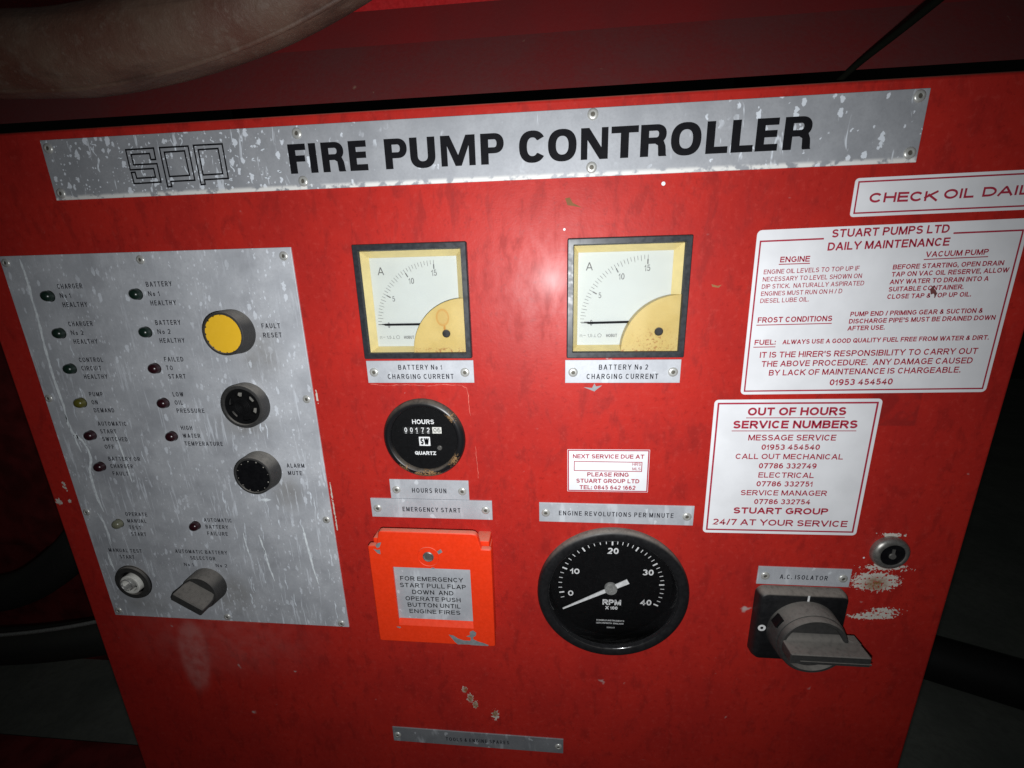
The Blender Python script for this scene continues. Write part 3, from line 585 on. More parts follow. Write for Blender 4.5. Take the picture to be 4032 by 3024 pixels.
# selector knob
ex, ey = -370.2, -325.2
mb = MB(); mb.lathe(ex, ey, [(20.1, T), (20.1, T+1.2), (19.2, 15.2), (18.6, 16), (16.8, 16), (16.4, 15.4)], 56)
se = sub(mb, 'selector_switch', GREY, cab, 40, label='dusty grey rotary selector knob with a turned grip')
mb = MB(); g = rotpts(rrect(ex-17.5, ex+17.5, ey-4.6, ey+4.6, 1.5, 3), (ex, ey), -33)
mb.loops([[(x, y, 15.3) for x, y in rotpts(rrect(ex-17.2, ex+17.2, ey-9, ey+9, 6, 3), (ex, ey), -33)], [(x, y, 19) for x, y in rotpts(rrect(ex-17.5, ex+17.5, ey-6, ey+6, 2, 3), (ex, ey), -33)],
          [(x, y, 23) for x, y in g], [(x, y, 31) for x, y in g], [(x, y, 32) for x, y in inset(g, .9)]]); sub(mb, 'grip', GREY, se, 35)

# ------------------------------------------------------------------ small riveted labels
def label_plate(x0, x1, y0, y1, lines, rivets, label, th=1.0, ang=0.0, mat=None):
    c = ((x0+x1)/2, (y0+y1)/2)
    o = sub(MB().prism(rotpts([(x0, y0), (x1, y0), (x1, y1), (x0, y1)], c, ang), .02, th, .25), 'label_plate', mat or AL, cab, label=label)
    lettering(o, ENG, [(*l, .008) for l in lines], th+.08, 1.22)
    for x, y in rivets: rivet(o, x, y, th)
    return o
label_plate(-165.2, -68.4, -99.8, -79.5, [('BATTERY No 1', -136.1, -96.5, -87.7, -87.7, 4.5), ('CHARGING CURRENT', -146.6, -86.6, -96.2, -96.2, 4.6)], [(-158.8, -89.9), (-76.2, -90.3)], 'aluminium label under the ammeter with the ring stain')
label_plate(11.2, 107.5, -100.1, -79.9, [('BATTERY No 2', 39.7, 80.6, -88.4, -88.4, 4.5), ('CHARGING CURRENT', 29.5, 89.4, -96.6, -96.6, 4.6)], [(18, -90.6), (101.3, -90.6)], 'aluminium label under the ammeter with rust specks')
label_plate(-155.9, -78.9, -216.0, -195.8, [('HOURS RUN', -134.3, -100.7, -209.4, -209.4, 5.0)], [(-149.7, -206.6), (-85.3, -207)], 'short aluminium label under the round hour meter')
label_plate(-176.9, -57.2, -236.6, -216.4, [('EMERGENCY START', -145.4, -88.1, -229.6, -229.6, 4.9)], [(-170.5, -227), (-63.5, -226.2)], 'aluminium label above the orange emergency flap', 1.6)
label_plate(-12.3, 129.5, -237.1, -217.0, [('ENGINE REVOLUTIONS PER MINUTE', 6.3, 111.5, -229.8, -229.6, 4.8)], [(-6.1, -227.6), (123.5, -227.8)], 'wide aluminium label above the tachometer')
label_plate(-185.3, 12.1, -535.1, -514.0, [('TOOLS & ENGINE SPARES', -122.7, -49.2, -528.8, -527.4, 5.2)], [(-179.8, -525.4), (6.7, -525)], 'long dull aluminium label near the bottom of the panel', mat=ALD)
label_plate(192.8, 274.8, -297.8, -278.5, [('A.C. ISOLATOR', 212.9, 255.0, -291.2, -291.2, 4.9)], [(199.5, -288.4), (268.3, -288.4)], 'small aluminium label above the black isolator switch')

# dried tide marks on the paint below the ammeter label and along the foot of the control plate
TIDE = simple('tide_mark', (.60, .14, .105), .7, grain=.3)
rt = random.Random(5)
for path, wd in (([(-164, -101.2), (-150, -102.6), (-132, -101.6), (-112, -102.9), (-96, -101.5), (-80, -102.4), (-75.5, -105), (-74.6, -112), (-74.4, -122), (-73.2, -134)], .9), ([(-70.5, -160), (-70, -175), (-69.2, -188), (-69.6, -196)], .7), ([(-400, -374.6), (-380, -375.4), (-352, -374.9), (-330, -375.6), (-312, -374.8)], 1.1)):
    pts = []
    for a, b in zip(path, path[1:]):
        n = max(2, int(math.dist(a, b)/2.5)); pts += [(a[0]+(b[0]-a[0])*k/n+rt.uniform(-.3, .3), a[1]+(b[1]-a[1])*k/n+rt.uniform(-.3, .3)) for k in range(n)]
    ws = [wd*rt.uniform(.1, .75) for _ in pts]
    sub(MB().ribbon(pts, lambda i: ws[i], .1), 'tide_mark', TIDE, front)

# ------------------------------------------------------------------ stickers
def sticker(x0, x1, y0, y1, rad, ang, lines, label, border, lw=1.3, gap=None, underl=(), rects=()):
    c = ((x0+x1)/2, (y0+y1)/2)
    o = sub(MB().prism(rotpts(rrect(x0, x1, y0, y1, rad), c, ang), .02, .3), 'sticker', STK, cab, label=label)
    mb = MB()
    if border is not None:
        bx0, bx1, by0, by1 = x0+border, x1-border, y0+border, y1-(gap[2] if gap else border)
        if gap: path = [(gap[0], by1), (bx0, by1), (bx0, by0), (bx1, by0), (bx1, by1), (gap[1], by1)]; mb.ribbon(rotpts(path, c, ang), lw, .36)
        else: mb.ribbon(rotpts([(bx0, by0), (bx1, by0), (bx1, by1), (bx0, by1)], c, ang), lw, .36, True)
    for a, b, ya, yb in underl: mb.ribbon([(a, ya), (b, yb)], .7, .36)
    for a, b, ya, yb in rects: mb.ribbon([(a, ya), (b, ya), (b, yb), (a, yb)], .7, .36, True)
    if mb.v: sub(mb, 'border_line', RINK, o)
    lettering(o, RINK, lines, .38)
    return o
sticker(220.8, 361, 28.2, 54.8, 2.5, .5, [('CHECK', 232.4, 278.3, 37.1, 36.8, 6.7, .024), ('OIL', 282.7, 302.6, 37.7, 38.0, 6.6, .024), ('DAILY', 308.2, 349.5, 38.3, 38.9, 6.5, .024)], 'narrow white sticker with red border at the top right corner', 2.6, 1.1)
B1, B2, B3 = .007, .019, .027
sticker(157.2, 345.2, -109.4, 21.6, 3.5, .75, [
 ('STUART PUMPS LTD', 210.4, 291.7, 13.4, 14.4, 5.9, B2), ('DAILY MAINTENANCE', 208.9, 293.8, 4.0, 5.2, 5.9, B2), ('ENGINE', 175.6, 197.3, -3.8, -3.7, 4.3, B2),
 ('ENGINE OIL LEVELS TO TOP UP IF', 164.6, 234.3, -12.4, -11.2, 3.5, B1), ('NECESSARY TO LEVEL SHOWN ON', 164.6, 237.0, -18.0, -16.9, 3.5, B1), ('DIP STICK.  NATURALLY ASPIRATED', 164.5, 239.6, -23.6, -22.4, 3.5, B1), ('ENGINES MUST RUN ON H / D', 164.6, 224.7, -29.1, -28.1, 3.5, B1), ('DIESEL LUBE OIL.', 164.7, 201.2, -34.6, -34.0, 3.5, B1),
 ('VACUUM PUMP', 279.3, 322.0, -2.7, -1.9, 4.1, B2), ('BEFORE STARTING, OPEN DRAIN', 258.0, 334.4, -11.1, -9.9, 3.6, B2), ('TAP ON VAC OIL RESERVE, ALLOW', 258.1, 339.1, -16.5, -15.1, 3.6, B2), ('ANY WATER TO DRAIN INTO A', 258.0, 326.8, -22.1, -21.0, 3.6, B2), ('SUITABLE CONTAINER.', 258.1, 310.9, -27.6, -26.8, 3.6, B2), ('CLOSE TAP & TOP UP OIL.', 258.2, 317.5, -33.2, -32.4, 3.6, B2),
 ('PUMP END / PRIMING GEAR & SUCTION &', 233.7, 328.6, -46.3, -44.9, 3.7, B2), ("DISCHARGE PIPE'S MUST BE DRAINED DOWN", 233.6, 338.6, -51.9, -50.4, 3.7, B2), ('AFTER USE.', 233.6, 260.9, -57.4, -57.0, 3.7, B2),
 ('FROST CONDITIONS', 164.6, 220.8, -50.3, -49.7, 4.4, B2), ('FUEL:', 164.3, 180.7, -68.4, -68.2, 4.3, B2), ('ALWAYS USE A GOOD QUALITY FUEL FREE FROM WATER & DIRT.', 186.0, 337.8, -68.0, -65.8, 3.7, B2),
 ("IT IS THE HIRER'S RESPONSIBILITY TO CARRY OUT", 169.7, 332.4, -79.1, -77.0, 4.9, B1*2), ('THE ABOVE PROCEDURE.  ANY DAMAGE CAUSED', 171.9, 330.5, -86.7, -84.6, 4.9, B1*2), ('BY LACK OF MAINTENANCE IS CHARGEABLE.', 178.6, 323.6, -94.2, -92.1, 4.9, B1*2), ('01953 454540', 227.2, 275.2, -102.6, -101.9, 5.2, B2)],
 'largest white sticker, a daily maintenance notice in red print', 3.0, 1.2, gap=(205.9, 295.7, 8.2),
 underl=((175, 197.8, -5.2, -5.0), (278.5, 322.5, -4.3, -3.4), (164, 221, -52.2, -51.5), (163.8, 180.9, -70.2, -70.0)))
sticker(138.4, 271.4, -243.6, -114.6, 3.5, .6, [
 ('OUT OF HOURS', 165.8, 244.3, -129.3, -128.5, 7.2, B3), ('SERVICE NUMBERS', 155.0, 255.1, -141.2, -140.1, 7.2, B3), ('MESSAGE SERVICE', 168.9, 240.1, -152.1, -151.4, 5.4, B1*2), ('01953 454540', 180.8, 228.5, -160.7, -160.1, 5.1, B2), ('CALL OUT MECHANICAL', 160.2, 248.6, -169.7, -168.8, 5.1, B1*2), ('07786 332749', 180.7, 228.4, -178.4, -177.8, 5.1, B2),
 ('ELECTRICAL', 181.4, 227.7, -187.3, -186.8, 5.2, B1*2), ('07786 332751', 180.8, 227.8, -195.9, -195.2, 5.1, B2), ('SERVICE MANAGER', 168.4, 240.9, -205.0, -203.9, 5.2, B1*2), ('07786 332754', 180.9, 228.5, -213.6, -212.8, 5.1, B2), ('STUART GROUP', 164.0, 244.8, -223.7, -222.6, 6.4, B3), ('24/7 AT YOUR SERVICE', 147.2, 263.0, -235.8, -234.6, 6.3, B2)],
 'square white sticker with red border listing telephone numbers', 3.4, 1.5, underl=((165, 244, -131.4, -130.6), (154.4, 255, -143.4, -142.4)))
sticker(13.9, 86.9, -204.5, -162.3, .4, .4, [('NEXT SERVICE DUE AT', 18.7, 82.1, -171.3, -170.8, 4.1, B2), ('HRS', 72.0, 79.5, -177.7, -177.7, 2.8, B1), ('MLS', 72.2, 79.4, -182.2, -182.2, 2.7, B1), ('PLEASE RING', 32.0, 69.3, -189.2, -188.9, 4.2, B2), ('STUART GROUP LTD', 22.1, 79.0, -195.8, -195.2, 4.2, B2), ('TEL: 0845 642 1662', 25.2, 75.9, -202.4, -201.9, 4.2, B2)],
 'small white service sticker with a red frame and an empty box', .9, 1.1, rects=((20.1, 80.4, -174.3, -183.4),))

sub(MB().poly([(287.5, -26.3), (288.9, -30.4), (291, -29.6), (292.3, -33.4), (293.2, -29.8), (291.9, -27.4), (290.4, -26), (289.6, -23.5)], .45), 'brown_stain', simple('brown_stain_mark', (.16, .05, .05), .8), front)

# ------------------------------------------------------------------ ammeters
def ammeter(ox, label, dy):
    def sh(mb): return mb.xf(lambda x, y, z: (x+ox, y+(0 if ox == 0 else -.4), z))
    fo = rrect(-164.7, -68.7, -77.1, 18.9, 1.2, 3); fi = rrect(-160.1, -73.3, -72.5, 14.3, .5, 3); fi2 = rrect(-159.3, -74.1, -71.7, 13.5, .5, 3)
    mb = MB(); mb.loops([[(x, y, .02) for x, y in fo], [(x, y, 4.2) for x, y in fo], [(x, y, 5.0) for x, y in inset(fo, .8)], [(x, y, 5.0) for x, y in fi], [(x, y, 3.0) for x, y in fi2], [(x, y, -8.5) for x, y in fi2]], cap1=False)
    o = sub(sh(mb), 'ammeter', FRM, cab, 30, label=label)
    a = [(-159.2, -71.6), (-74.2, -71.6), (-74.2, 13.4), (-159.2, 13.4)]; b = [(-155.4, -67.9), (-79.8, -67.9), (-79.8, 8.3), (-155.4, 8.3)]
    sub(sh(MB().loops([[(x, y, 2.2) for x, y in a], [(x, y, -6.9) for x, y in b]], cap1=False)), 'surround', CREAML, o)
    sub(sh(MB().rect(-156, -79, -68.5, 9, -7)), 'dial', WHITE, o)
    c = (-99.6, -48.3); mk = MB()
    for k in range(31):
        a_ = math.radians(180-3*k); r0, r1 = (50.3, 53.6) if k % 2 else (49.0, 53.6)
        ca, sa = math.cos(a_), math.sin(a_); mk.ribbon([(c[0]+r0*ca, c[1]+r0*sa), (c[0]+r1*ca, c[1]+r1*sa)], .36, -6.9)
        if k % 10 == 0: mk.ribbon([(c[0]+46.4*ca, c[1]+46.4*sa), (c[0]+50.2*ca, c[1]+50.2*sa)], .95, -6.88)
    sub(sh(mk), 'scale_mark', MARK, o)
    nm = MB()
    for t, x0, x1, y, cap, bd in (('A', -149.0, -143.6, -5.9, 6.4, 0), ('5', -138.4, -136.0, -28.5, 4.6, .0), ('10', -122.4, -117.7, -13.8, 5.0, 0), ('15', -102.0, -97.4, -7.5, 5.0, 0), ('0', -144.9, -142.7, -51.3, 4.8, 0), ('HOBUT', -131.0, -121.9, -61.3, 2.7, .01), ('1,5', -146.6, -142.7, -61.1, 2.6, 0)): write(nm, t, x0, x1, y, y, cap, -6.9, bd)
    nm.ribbon([(-150.2, -59.6), (-148.2, -59.6)], .3, -6.9); nm.ribbon([(-153, -61.2), (-153, -59.2), (-151.4, -59.2), (-151.4, -61.2)], .3, -6.9)
    nm.ribbon([(-141.6, -61), (-139.4, -61)], .3, -6.9); nm.ribbon([(-140.5, -61), (-140.5, -58.6)], .3, -6.9)
    nm.ribbon([(-136.6+1.7*math.cos(math.radians(90+72*i)), -59.8+1.7*math.sin(math.radians(90+72*i))) for i in range(5)], .3, -6.9, True)
    sub(sh(nm), 'numeral', MARK, o)
    nd = MB().prism([(c[0]-53, c[1]-.15+dy), (c[0]-48.5, c[1]-.3+dy), (c[0]-46.6, c[1]-1.0+dy), (c[0]-5, c[1]-1.05), (c[0]-5, c[1]+.85), (c[0]-46.6, c[1]+.8+dy), (c[0]-48.5, c[1]+.15+dy), (c[0]-53, c[1]+.15+dy)], -5.9, -5.2); sub(sh(nd), 'needle', INK, o)
    cc = (-73.9, -72.0); arc = [cc] + [(cc[0]+46*math.cos(math.radians(t)), cc[1]+46*math.sin(math.radians(t))) for t in range(90, 181, 5)]
    sub(sh(MB().prism(arc, -6.4, 3.0, .4)), 'corner_cover', CREAM, o)
    sub(sh(MB().lathe(-90, -55.5, [(3.9, 3.02), (3.8, 3.25), (3.45, 3.25)], 28, cap1=False)), 'screw_seat', CREAM, o)
    sub(sh(MB().lathe(-90, -55.5, [(3.45, 3.05), (3.4, 3.8), (2.9, 4.1)], 28)), 'zero_screw', BLK, o)
    sub(sh(MB().rect(-159.25, -74.15, -71.65, 13.45, 4.45)), 'glass_pane', GLASS, o)
    return o
ammeter(0, 'square black framed ammeter with a brown ring stain on its cover', 0); ammeter(176.9, 'square black framed ammeter with rust specks along its lower edge', -.5)

# ------------------------------------------------------------------ hour meter
hx, hy = -117.8, -153.0
mb = MB(); mb.lathe(hx, hy, [(38.5, .02), (38.5, 1.6), (37.6, 3.2), (35.6, 4.8), (33.6, 5.4), (32.4, 5.0), (31.2, 3.4), (31.0, 1.2), (31.0, -1)], 72, cap1=False)
hm = sub(mb, 'hour_meter', BEZ, cab, 50, label='round black hour meter with a brown worn rim')
sub(MB().lathe(hx, hy, [(31.2, .9), (31.1, 1.0)], 56), 'dial', FACE, hm)
mb = MB(); write(mb, 'HOURS', -128.0, -107.5, -138.9, -138.9, 4.4, 1.1, .016); write(mb, 'QUARTZ', -128.0, -107.9, -169.6, -169.6, 3.6, 1.1, .03)
mb.prism(rrect(-123.0, -112.5, -160.5, -151.5, .5, 2), 1.02, 1.1); sub(mb, 'lettering', WPAINT, hm)
mb = MB(); write(mb, 'SW', -121.8, -113.6, -159.3, -159.3, 6.5, 1.2, .02); sub(mb, 'monogram', INK, hm)
sub(MB().rect(-137.6, -101.0, -148.2, -141.8, 1.06), 'counter_window', simple('counter_black', (.02, .02, .02), .4), hm)
mb = MB()
for i, t in enumerate('00172'): write(mb, t, -136.0+5.3*i, -133.4+5.3*i - (.9 if t == '1' else 0), -147.0, -147.0, 4.6, 1.14, .008)
for i in range(5): mb.rect(-135.8+5.3*i, -133.8+5.3*i, -148.1, -147.75, 1.14)
sub(mb, 'counter_digit', WPAINT, hm)
sub(MB().rect(-109.6, -101.1, -148.1, -141.9, 1.12), 'counter_drum', WPLAS, hm)
mb = MB(); write(mb, '06', -108.6, -102.0, -147, -147, 4.4, 1.2, .004); sub(mb, 'counter_digit', MARK, hm)
sub(MB().lathe(-103.9, -162.2, [(2.4, 1.02), (2.3, 2.0), (1.6, 2.6)], 20), 'dial_pin', DSTEEL, hm, 40)
sub(MB().lathe(hx, hy, [(31.1, 3.3), (31.0, 3.32)], 56), 'glass_pane', GLASS, hm)

# ------------------------------------------------------------------ tachometer
tx, ty = 58.5, -315.0
mb = MB(); mb.lathe(tx, ty, [(73.2, .02), (73.3, 3.6), (72.6, 5.4), (71.0, 6.8), (68.5, 7.3), (64.2, 6.9), (63.2, 6.4)], 96, cap1=False)
ta = sub(mb, 'tachometer', BLK, cab, 50, label='large round black tachometer with a white needle')
mb = MB(); mb.lathe(tx, ty, [(63.2, 6.4), (62.8, 6.9), (62.2, 6.4), (61.4, 3.5), (60.8, 1.0), (60.2, -3), (60.0, -8)], 96, cap1=False); sub(mb, 'inner_rim', simple('gloss_black', (.012, .012, .013), .18), ta, 50)
sub(MB().lathe(tx, ty, [(61.0, -8.05), (60.9, -8.0)], 72), 'dial', FACE, ta)
mb = MB(); cx, cy, z = 58.6, -314.6, -7.9
def tick(a, big):
    a = math.radians(a); r0, r1, wd = (47.4, 52.4, 1.5) if big else (48.8, 52.4, .7)
    mb.ribbon([(cx+r0*math.cos(a), cy+r0*math.sin(a)), (cx+r1*math.cos(a), cy+r1*math.sin(a))], wd, z)
for k in range(-20, 17):
    tick(90+ (k*5.72 if k < 0 else k*6.75), k % 5 == 0)
sub(mb, 'scale_mark', WPAINT, ta)
mb = MB()
def at8(x, y): return x+(x-0)*(.0054), y*(1.0054)             # measured 2 mm in front of the dial sheet
for t, x0, x1, y, cap, bd in (('0', 15.9, 21.3, -326.6, 6.4, .02), ('10', 18.1, 27.1, -300.2, 6.3, .02), ('20', 54.0, 64.5, -275.5, 6.8, .02), ('30', 88.5, 99.2, -298.7, 6.8, .02), ('40', 88.2, 99.1, -334.3, 6.8, .02), ('RPM', 50.8, 69.2, -335.8, 6.6, .025), ('X 100', 53.9, 66.0, -341.3, 3.9, .025),
                              ('ICKNIELD INSTRUMENTS', 45.3, 73.3, -356, 1.8, .02), ('LETCHWORTH  ENGLAND', 45.1, 72.8, -359.4, 1.8, .02), ('3082/2', 55.7, 64.0, -364.7, 1.7, .02)):
    p0, p1 = at8(x0, y), at8(x1, y); lettering(ta, WPAINT, [(t, p0[0], p1[0], p0[1], p1[1], cap, bd)], z, name='numeral' if t.isdigit() else 'lettering')
nx, ny = 58.4, -315.4; ux, uy = (10.3-nx), (-342.3-ny); l = math.hypot(ux, uy); ux /= l; uy /= l
def nd(a, b): return (nx+ux*a-uy*b, ny+uy*a+ux*b)
sub(MB().prism([nd(-19.0, -2.6), nd(-19.0, 2.6), nd(-5, 2.3), nd(5, 1.9), nd(54.5, .55), nd(54.5, -.55), nd(5, -1.9), nd(-5, -2.3)][::-1], -5.6, -4.6), 'needle', WPAINT, ta)
sub(MB().lathe(nx, ny, [(6.3, -6.8), (6.3, -3.6), (5.9, -3.1), (1.1, -3.1), (.9, -2.6)], 40), 'needle_hub', STEEL, ta, 40)
sub(MB().lathe(tx, ty, [(61.5, 3.4), (61.4, 3.42)], 72), 'glass_pane', GLASS, ta)

# ------------------------------------------------------------------ emergency start box
mb = MB(); mb.prism(rrect(-173.5, -58.2, -366, -257.5, 3, 4), .02, 14.5, 1.6); mb.prism(rrect(-72, -59.2, -262, -250.5, 1.5, 3), .02, 15.5, 1.2); mb.prism(rrect(-172.5, -164, -262, -250.5, 1.5, 3), .02, 15.5, 1.2); eb = sub(mb, 'emergency_start_box', FLAP, cab, 40, label='bright orange red emergency start box with a chipped pull down flap')
def flap_out():
    o = []
    for cx_, cy_, a0, a1, r in ((-59.1, -364.9, -90, 0, 2.5), (-59.1, -257.2, 0, 90, 2.5)): o += [(cx_+r*math.cos(math.radians(a0+(a1-a0)*k/4)), cy_+r*math.sin(math.radians(a0+(a1-a0)*k/4))) for k in range(5)]
    o += [(-65.6, -254.7), (-66.3, -253.5), (-68.6, -243.5), (-69.6, -240.6), (-71.6, -238.8), (-74, -238.3), (-160, -238.3), (-162.4, -238.9), (-163.8, -241), (-166.6, -252.5), (-167.6, -254.7)]
    for cx_, cy_, a0, a1, r in ((-173.3, -257.2, 90, 180, 2.5), (-173.3, -364.9, 180, 270, 2.5)): o += [(cx_+r*math.cos(math.radians(a0+(a1-a0)*k/4)), cy_+r*math.sin(math.radians(a0+(a1-a0)*k/4))) for k in range(5)]
    return o
fo = flap_out(); win = [(-153.2, -346.2), (-77.6, -346.2), (-77.6, -277.8), (-153.2, -277.8)]
mb = plate_holes(inset(fo, 1.2), [win], 20.0, 22.0)
mb.loops([[(x, y, 17.2) for x, y in fo], [(x, y, 20.6) for x, y in fo], [(x, y, 21.6) for x, y in inset(fo, .4)], [(x, y, 22.0) for x, y in inset(fo, 1.2)]], cap1=False)
flp = sub(mb, 'flap', FLAP, eb, 40)
sub(MB().add([(-153.2, -346.2, 22), (-77.6, -346.2, 22), (-77.6, -339.9, 19.3), (-153.2, -339.9, 19.3), (-153.2, -347, 19), (-77.6, -347, 19)], [(0, 1, 2, 3)]), 'sloping_lip', FLAP, eb)
ip = sub(MB().prism([(-153.8, -342), (-77, -342), (-77, -277.2), (-153.8, -277.2)], 17.0, 19.2), 'instruction_plate', AL, eb)
mb = MB()
for t, x0, x1, y0, y1, cap in (('FOR EMERGENCY', -148.1, -85.7, -295.2, -294.7, 5.0), ('START PULL FLAP', -149.1, -83.4, -303.0, -302.5, 5.0), ('DOWN  AND', -137.4, -96.1, -310.6, -310.2, 5.0), ('OPERATE PUSH', -144.9, -89.4, -318.5, -317.9, 5.0), ('BUTTON UNTIL', -143.4, -89.9, -326.0, -325.4, 5.0), ('ENGINE FIRES', -142.2, -90.6, -333.5, -333.0, 4.9)): lettering(eb, INK, [(t, x0, x1, y0, y1, cap, .011)], 19.28, 1.08)
mb = MB(); mb.lathe(-117.0, -264.9, [(10.6, 22.02), (10.3, 22.35), (10.0, 22.05)], 40, cap1=False); sub(mb, 'screw_ring', FLAP, eb, 40)
mb = MB(); mb.lathe(-117.0, -264.9, [(5.4, 22.02), (5.3, 22.6), (4.6, 23.0), (4.2, 22.4), (3.6, 22.2)], 28); sub(mb, 'flap_screw', DSTEEL, eb)
for pts in ([(-167.8, -254.9), (-165.1, -251.6), (-161.6, -250.8), (-163.7, -256.1), (-166.2, -257.3)], [(-170.3, -258.2), (-166.6, -259.4), (-163.7, -258.8), (-163.6, -264.1), (-166.6, -263.1)], [(-108.3, -258.9), (-104.4, -256.0), (-102.9, -259.3), (-107.2, -262.2)],
            [(-103.4, -355.0), (-98.4, -355.9), (-94.0, -359.2), (-88.2, -361.2), (-81.5, -361.2), (-80.9, -357.3), (-85.8, -356.1), (-81.5, -354.0), (-81.7, -350.3), (-78.3, -348.4), (-75.1, -350.9), (-75.7, -354.5), (-78.8, -357.2), (-78.5, -359.2), (-74.0, -361.5), (-67.4, -363.6), (-63.1, -365.4), (-64.2, -366.6), (-81.0, -366.6), (-82.7, -366.0), (-94.5, -366.6), (-97.2, -364.1)],
            [(-156.1, -348.1), (-151.7, -348.6), (-152.7, -350.4), (-155.6, -349.5)]):
    sub(MB().poly(pts[::-1], 22.06), 'paint_chip', CHIP, eb)
sub(MB().rect(-115, -112, -279.2, -277.9, 19.6).xf(lambda x, y, z: (x, y+1.1, 22.06)), 'paint_chip', CHIP, eb)

# ------------------------------------------------------------------ isolator switch
ix, iy = 233.2, -339.0
pq = rrect(193.0, 273.4, -378.6, -299.4, 8, 5)
mb = MB(); mb.loops([[(x, y, .02) for x, y in pq], [(x, y, 5.5) for x, y in inset(pq, .4)], [(x, y, 9.2) for x, y in inset(pq, 2.2)], [(x, y, 10) for x, y in inset(pq, 3.4)]])
iso = sub(mb, 'isolator_switch', BLK, cab, 40, label='big grey rotary isolator switch on a square black plate')
sub(MB().rect(235.0, 236.8, -308.0, -301.4, 10.06), 'on_mark', WPAINT, iso); sub(MB().ring(198.8, -339.9, 1.5, 3.6, 10.06, 32), 'off_mark', WPAINT, iso)
mb = MB(); mb.lathe(ix+1.6, iy-.5, [(31.8, 10), (31.6, 12), (30.6, 24.2), (29.9, 25), (29.3, 25), (29.2, 25.8), (29.7, 26.2), (29.2, 29.5), (28.2, 30.5), (26.0, 30.5), (25.2, 29.6), (24.6, 26.4)], 72)
kn = sub(mb, 'skirt', GREY, iso, 40)
mb = MB(); lx0, lx1, lyb, lyt = 207.0, 273.0, -343.4, -333.0
g0 = rrect(209.5, 262, -352, -327, 8, 4); g1 = rrect(207.5, 268, -345.5, -331.5, 3, 4); g2 = rrect(lx0, lx1, lyb, lyt, 1.4, 4)
mb.loops([[(x, y, 26) for x, y in g0], [(x, y, 28.5) for x, y in g1], [(x, y, 31) for x, y in g2], [(x, y, 44.2) for x, y in g2], [(x, y, 45) for x, y in inset(g2, .8)]])
sub(mb, 'lever', GREY, iso, 35)
mb = MB().box(240, lx1, lyb+.2, lyt-.1, 21, 31.2, 0); sub(mb, 'lever_root', GREY, iso)
mb = MB().box(215, lx1+.25, -340.6, -339.4, 44.6, 45.7, .2); sub(mb, 'lever_ridge', GREY, iso)
a = math.radians(150); mb = MB(); cxs, cys = ix+1.6+30.6*math.cos(a), iy-.5+30.6*math.sin(a)
mb.box(-5, 5, -2.2, 2.2, 13.5, 21.5); st = [rotpts([(x, y)], (0, 0), 150-90)[0] for x, y, _ in mb.v]
mb.v = [(cxs+p[0], cys+p[1], v[2]) for p, v in zip(st, mb.v)]; sub(mb, 'padlock_slot', BUTTON, iso)

# ------------------------------------------------------------------ key lock
mb = MB(); mb.lathe(302.2, -258.4, [(15.8, .02), (15.9, 2.2), (15.2, 4.4), (13.6, 5.9), (11.8, 6.5), (10.7, 6.4), (10.4, 5.4)], 56, cap1=False)
kl = sub(mb, 'key_lock', DSTEEL, cab, 50, label='round steel key lock above the flaked paint')
sub(MB().lathe(302.2, -258.4, [(10.5, 5.3), (10.4, 5.5)], 40), 'barrel_face', BUTTON, kl)
mb = MB(); mb.lathe(302.2, -259.6, [(3.0, 5.5), (2.6, 6.4)], 20); mb.box(301.1, 303.3, -259, -252.4, 5.5, 6.2); sub(mb, 'keyway', DSTEEL, kl)

# ------------------------------------------------------------------ things behind and around the cabinet
def tube(path, rad, n=24, m=10):                              # smooth tube through panel-mm points
    pts = [Vector(p) for p in path]; out = []
    for i in range(len(pts)-1):
        p0, p1, p2, p3 = pts[max(0, i-1)], pts[i], pts[i+1], pts[min(len(pts)-1, i+2)]
        for k in range(m):
            t = k/m; out.append(.5*((2*p1)+(p2-p0)*t+(2*p0-5*p1+4*p2-p3)*t*t+(3*p1-p0-3*p2+p3)*t**3))
    out.append(pts[-1]); mb = MB(); L = []; up = None
    for i, p in enumerate(out):
        d = (out[min(i+1, len(out)-1)]-out[max(i-1, 0)]).normalized()
        if up is None: up = d.orthogonal().normalized()
        up = (up-d*up.dot(d)).normalized(); s = d.cross(up); r = rad(i/(len(out)-1)) if callable(rad) else rad
        L.append([tuple(p+(up*math.cos(2*math.pi*q/n)+s*math.sin(2*math.pi*q/n))*r) for q in range(n)])
    return mb.loops(L, True, True)
tk = link(bpy.data.objects.new('steel_tank', None), None, label='dusty dark red steel tank behind the top of the cabinet', category='tank'); tk.location = (0, .35, 0)
def prof_sheet(prof, x0, x1): return MB().add([(x, y, z) for y, z in prof for x in (x0, x1)], [(2*i, 2*i+1, 2*i+3, 2*i+2) for i in range(len(prof)-1)])
def kid(mb, name, mat, parent, smooth=None, **kw):
    o = mb.build(name, mat, parent, smooth, **kw); o.matrix_parent_inverse = Matrix.Translation(-parent.location); return o
kid(prof_sheet([(330, -500), (131.5, -24), (183, -56)], -1000, 800), 'lower_slope', DRED, tk)
kid(prof_sheet([(183, -56), (213, -66)], -1000, 800), 'upper_slope', DRED, tk)
kid(prof_sheet([(213, -66), (420, -67), (440, -90), (440, -500)], -1000, 800), 'front_face', simple('cleaner_red_paint', (.42, .014, .016), .45), tk)

for x_ in (-1000, 800):
    kid(MB().add([(x_, y_, z_) for y_, z_ in ((131.5, -24), (183, -56), (213, -66), (420, -67), (440, -90), (440, -500), (330, -500))], [(0, 1, 2, 3, 4, 5, 6)]), 'end_plate', DRED, tk)
for x_ in (-450, 250): kid(MB().box(x_, x_+60, -H*1000, 262, -345, -290), 'support_post', DMAR, tk)

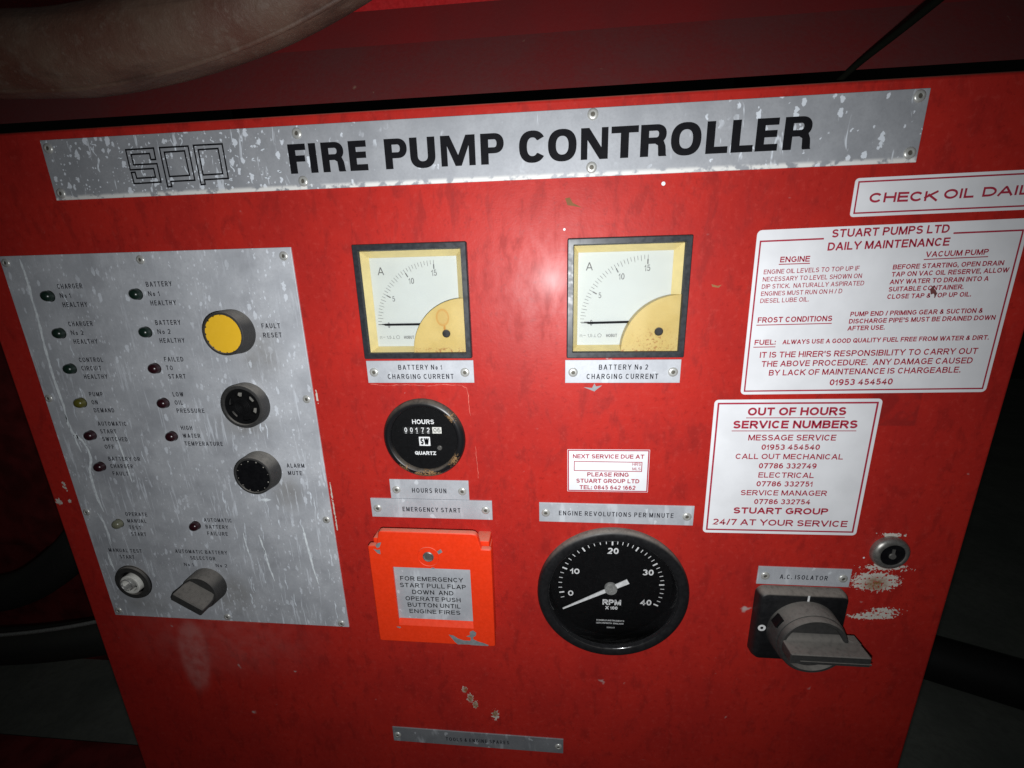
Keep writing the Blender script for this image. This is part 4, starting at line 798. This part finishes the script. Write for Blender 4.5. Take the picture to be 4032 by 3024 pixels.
pp = link(bpy.data.objects.new('bent_pipe', None), None, label='large rusty brown bent pipe above the title plate', category='pipe'); pp.location = (-.6, 0, H+.2)
pth = [(-760, 170, 30), (-560, 162, 30), (-402, 156.5, 30), (-325, 155, 30), (-235, 167, 30), (-152, 191, 30), (-60, 234, 30), (40, 300, 30)]
kid(tube(pth, 26.3, 32), 'pipe_wall', PIPE, pp, 60)
kid(tube([(x-n[0]*24.6, y-n[1]*24.6, z+7.5) for (x, y, z), n in zip(pth, ((.04, 1), (.04, 1), (.02, 1), (-.06, 1), (-.22, .97), (-.36, .93), (-.5, .87), (-.56, .83)))], 1.9, 10), 'weld_seam', PIPE, pp, 60)
tube([(190, 100, -40), (214, 128, -18), (236, 147, 0), (262, 170, 22), (320, 222, 70)], lambda t: 1.9+1.2*t, 14).build('black_cable', CABLE, None, 60, label='thin dark cable rising behind the top right corner', category='cable')

eng = link(bpy.data.objects.new('engine_casing', None), None, label='dark maroon machine casing in the shadow beside the cabinet', category='machine'); eng.location = (-1.2, .6, 0)
mb = MB(); mb.prism(rrect(-1900, -700, -560, 160, 60, 5), -900, -330, 30, True); kid(mb, 'casing', DMAR, eng, 40)
kid(MB().box(-1850, -760, -H*1000, -558, -850, -420), 'engine_bed', DMAR, eng)
kid(tube([(-760, -330, -330), (-840, -420, -300), (-930, -520, -280), (-1080, -610, -280), (-1300, -660, -300)], 36, 20), 'drain_pipe', DGREY, eng, 60)
tube([(-1500, -700, -230), (-1150, -668, -215), (-900, -622, -205), (-650, -560, -215)], 3.6, 14).build('bright_conduit', STEEL, None, 60, label='thin shiny conduit low beside the cabinet', category='conduit')
tube([(-1500, -752, -260), (-1150, -722, -245), (-900, -676, -235), (-650, -620, -245)], 34, 20).build('grey_hose', DGREY, None, 60, label='thick dark grey hose under the shiny conduit', category='hose')
rl = MB().box(-1700, -560, -H*1000, -H*1000+70, -190, -80); rl.build('base_rail', DMAR, None, label='dark red steel base rail on the floor beside the cabinet', category='rail')
tube([(420, -H*1000+50, -720), (640, -H*1000+50, -612), (880, -H*1000+50, -510), (1040, -H*1000+50, -442), (1300, -H*1000+50, -330)], 50, 24).build('rubber_hose', RUBBER, None, 60, label='thick black rubber hose lying on the concrete floor', category='hose')
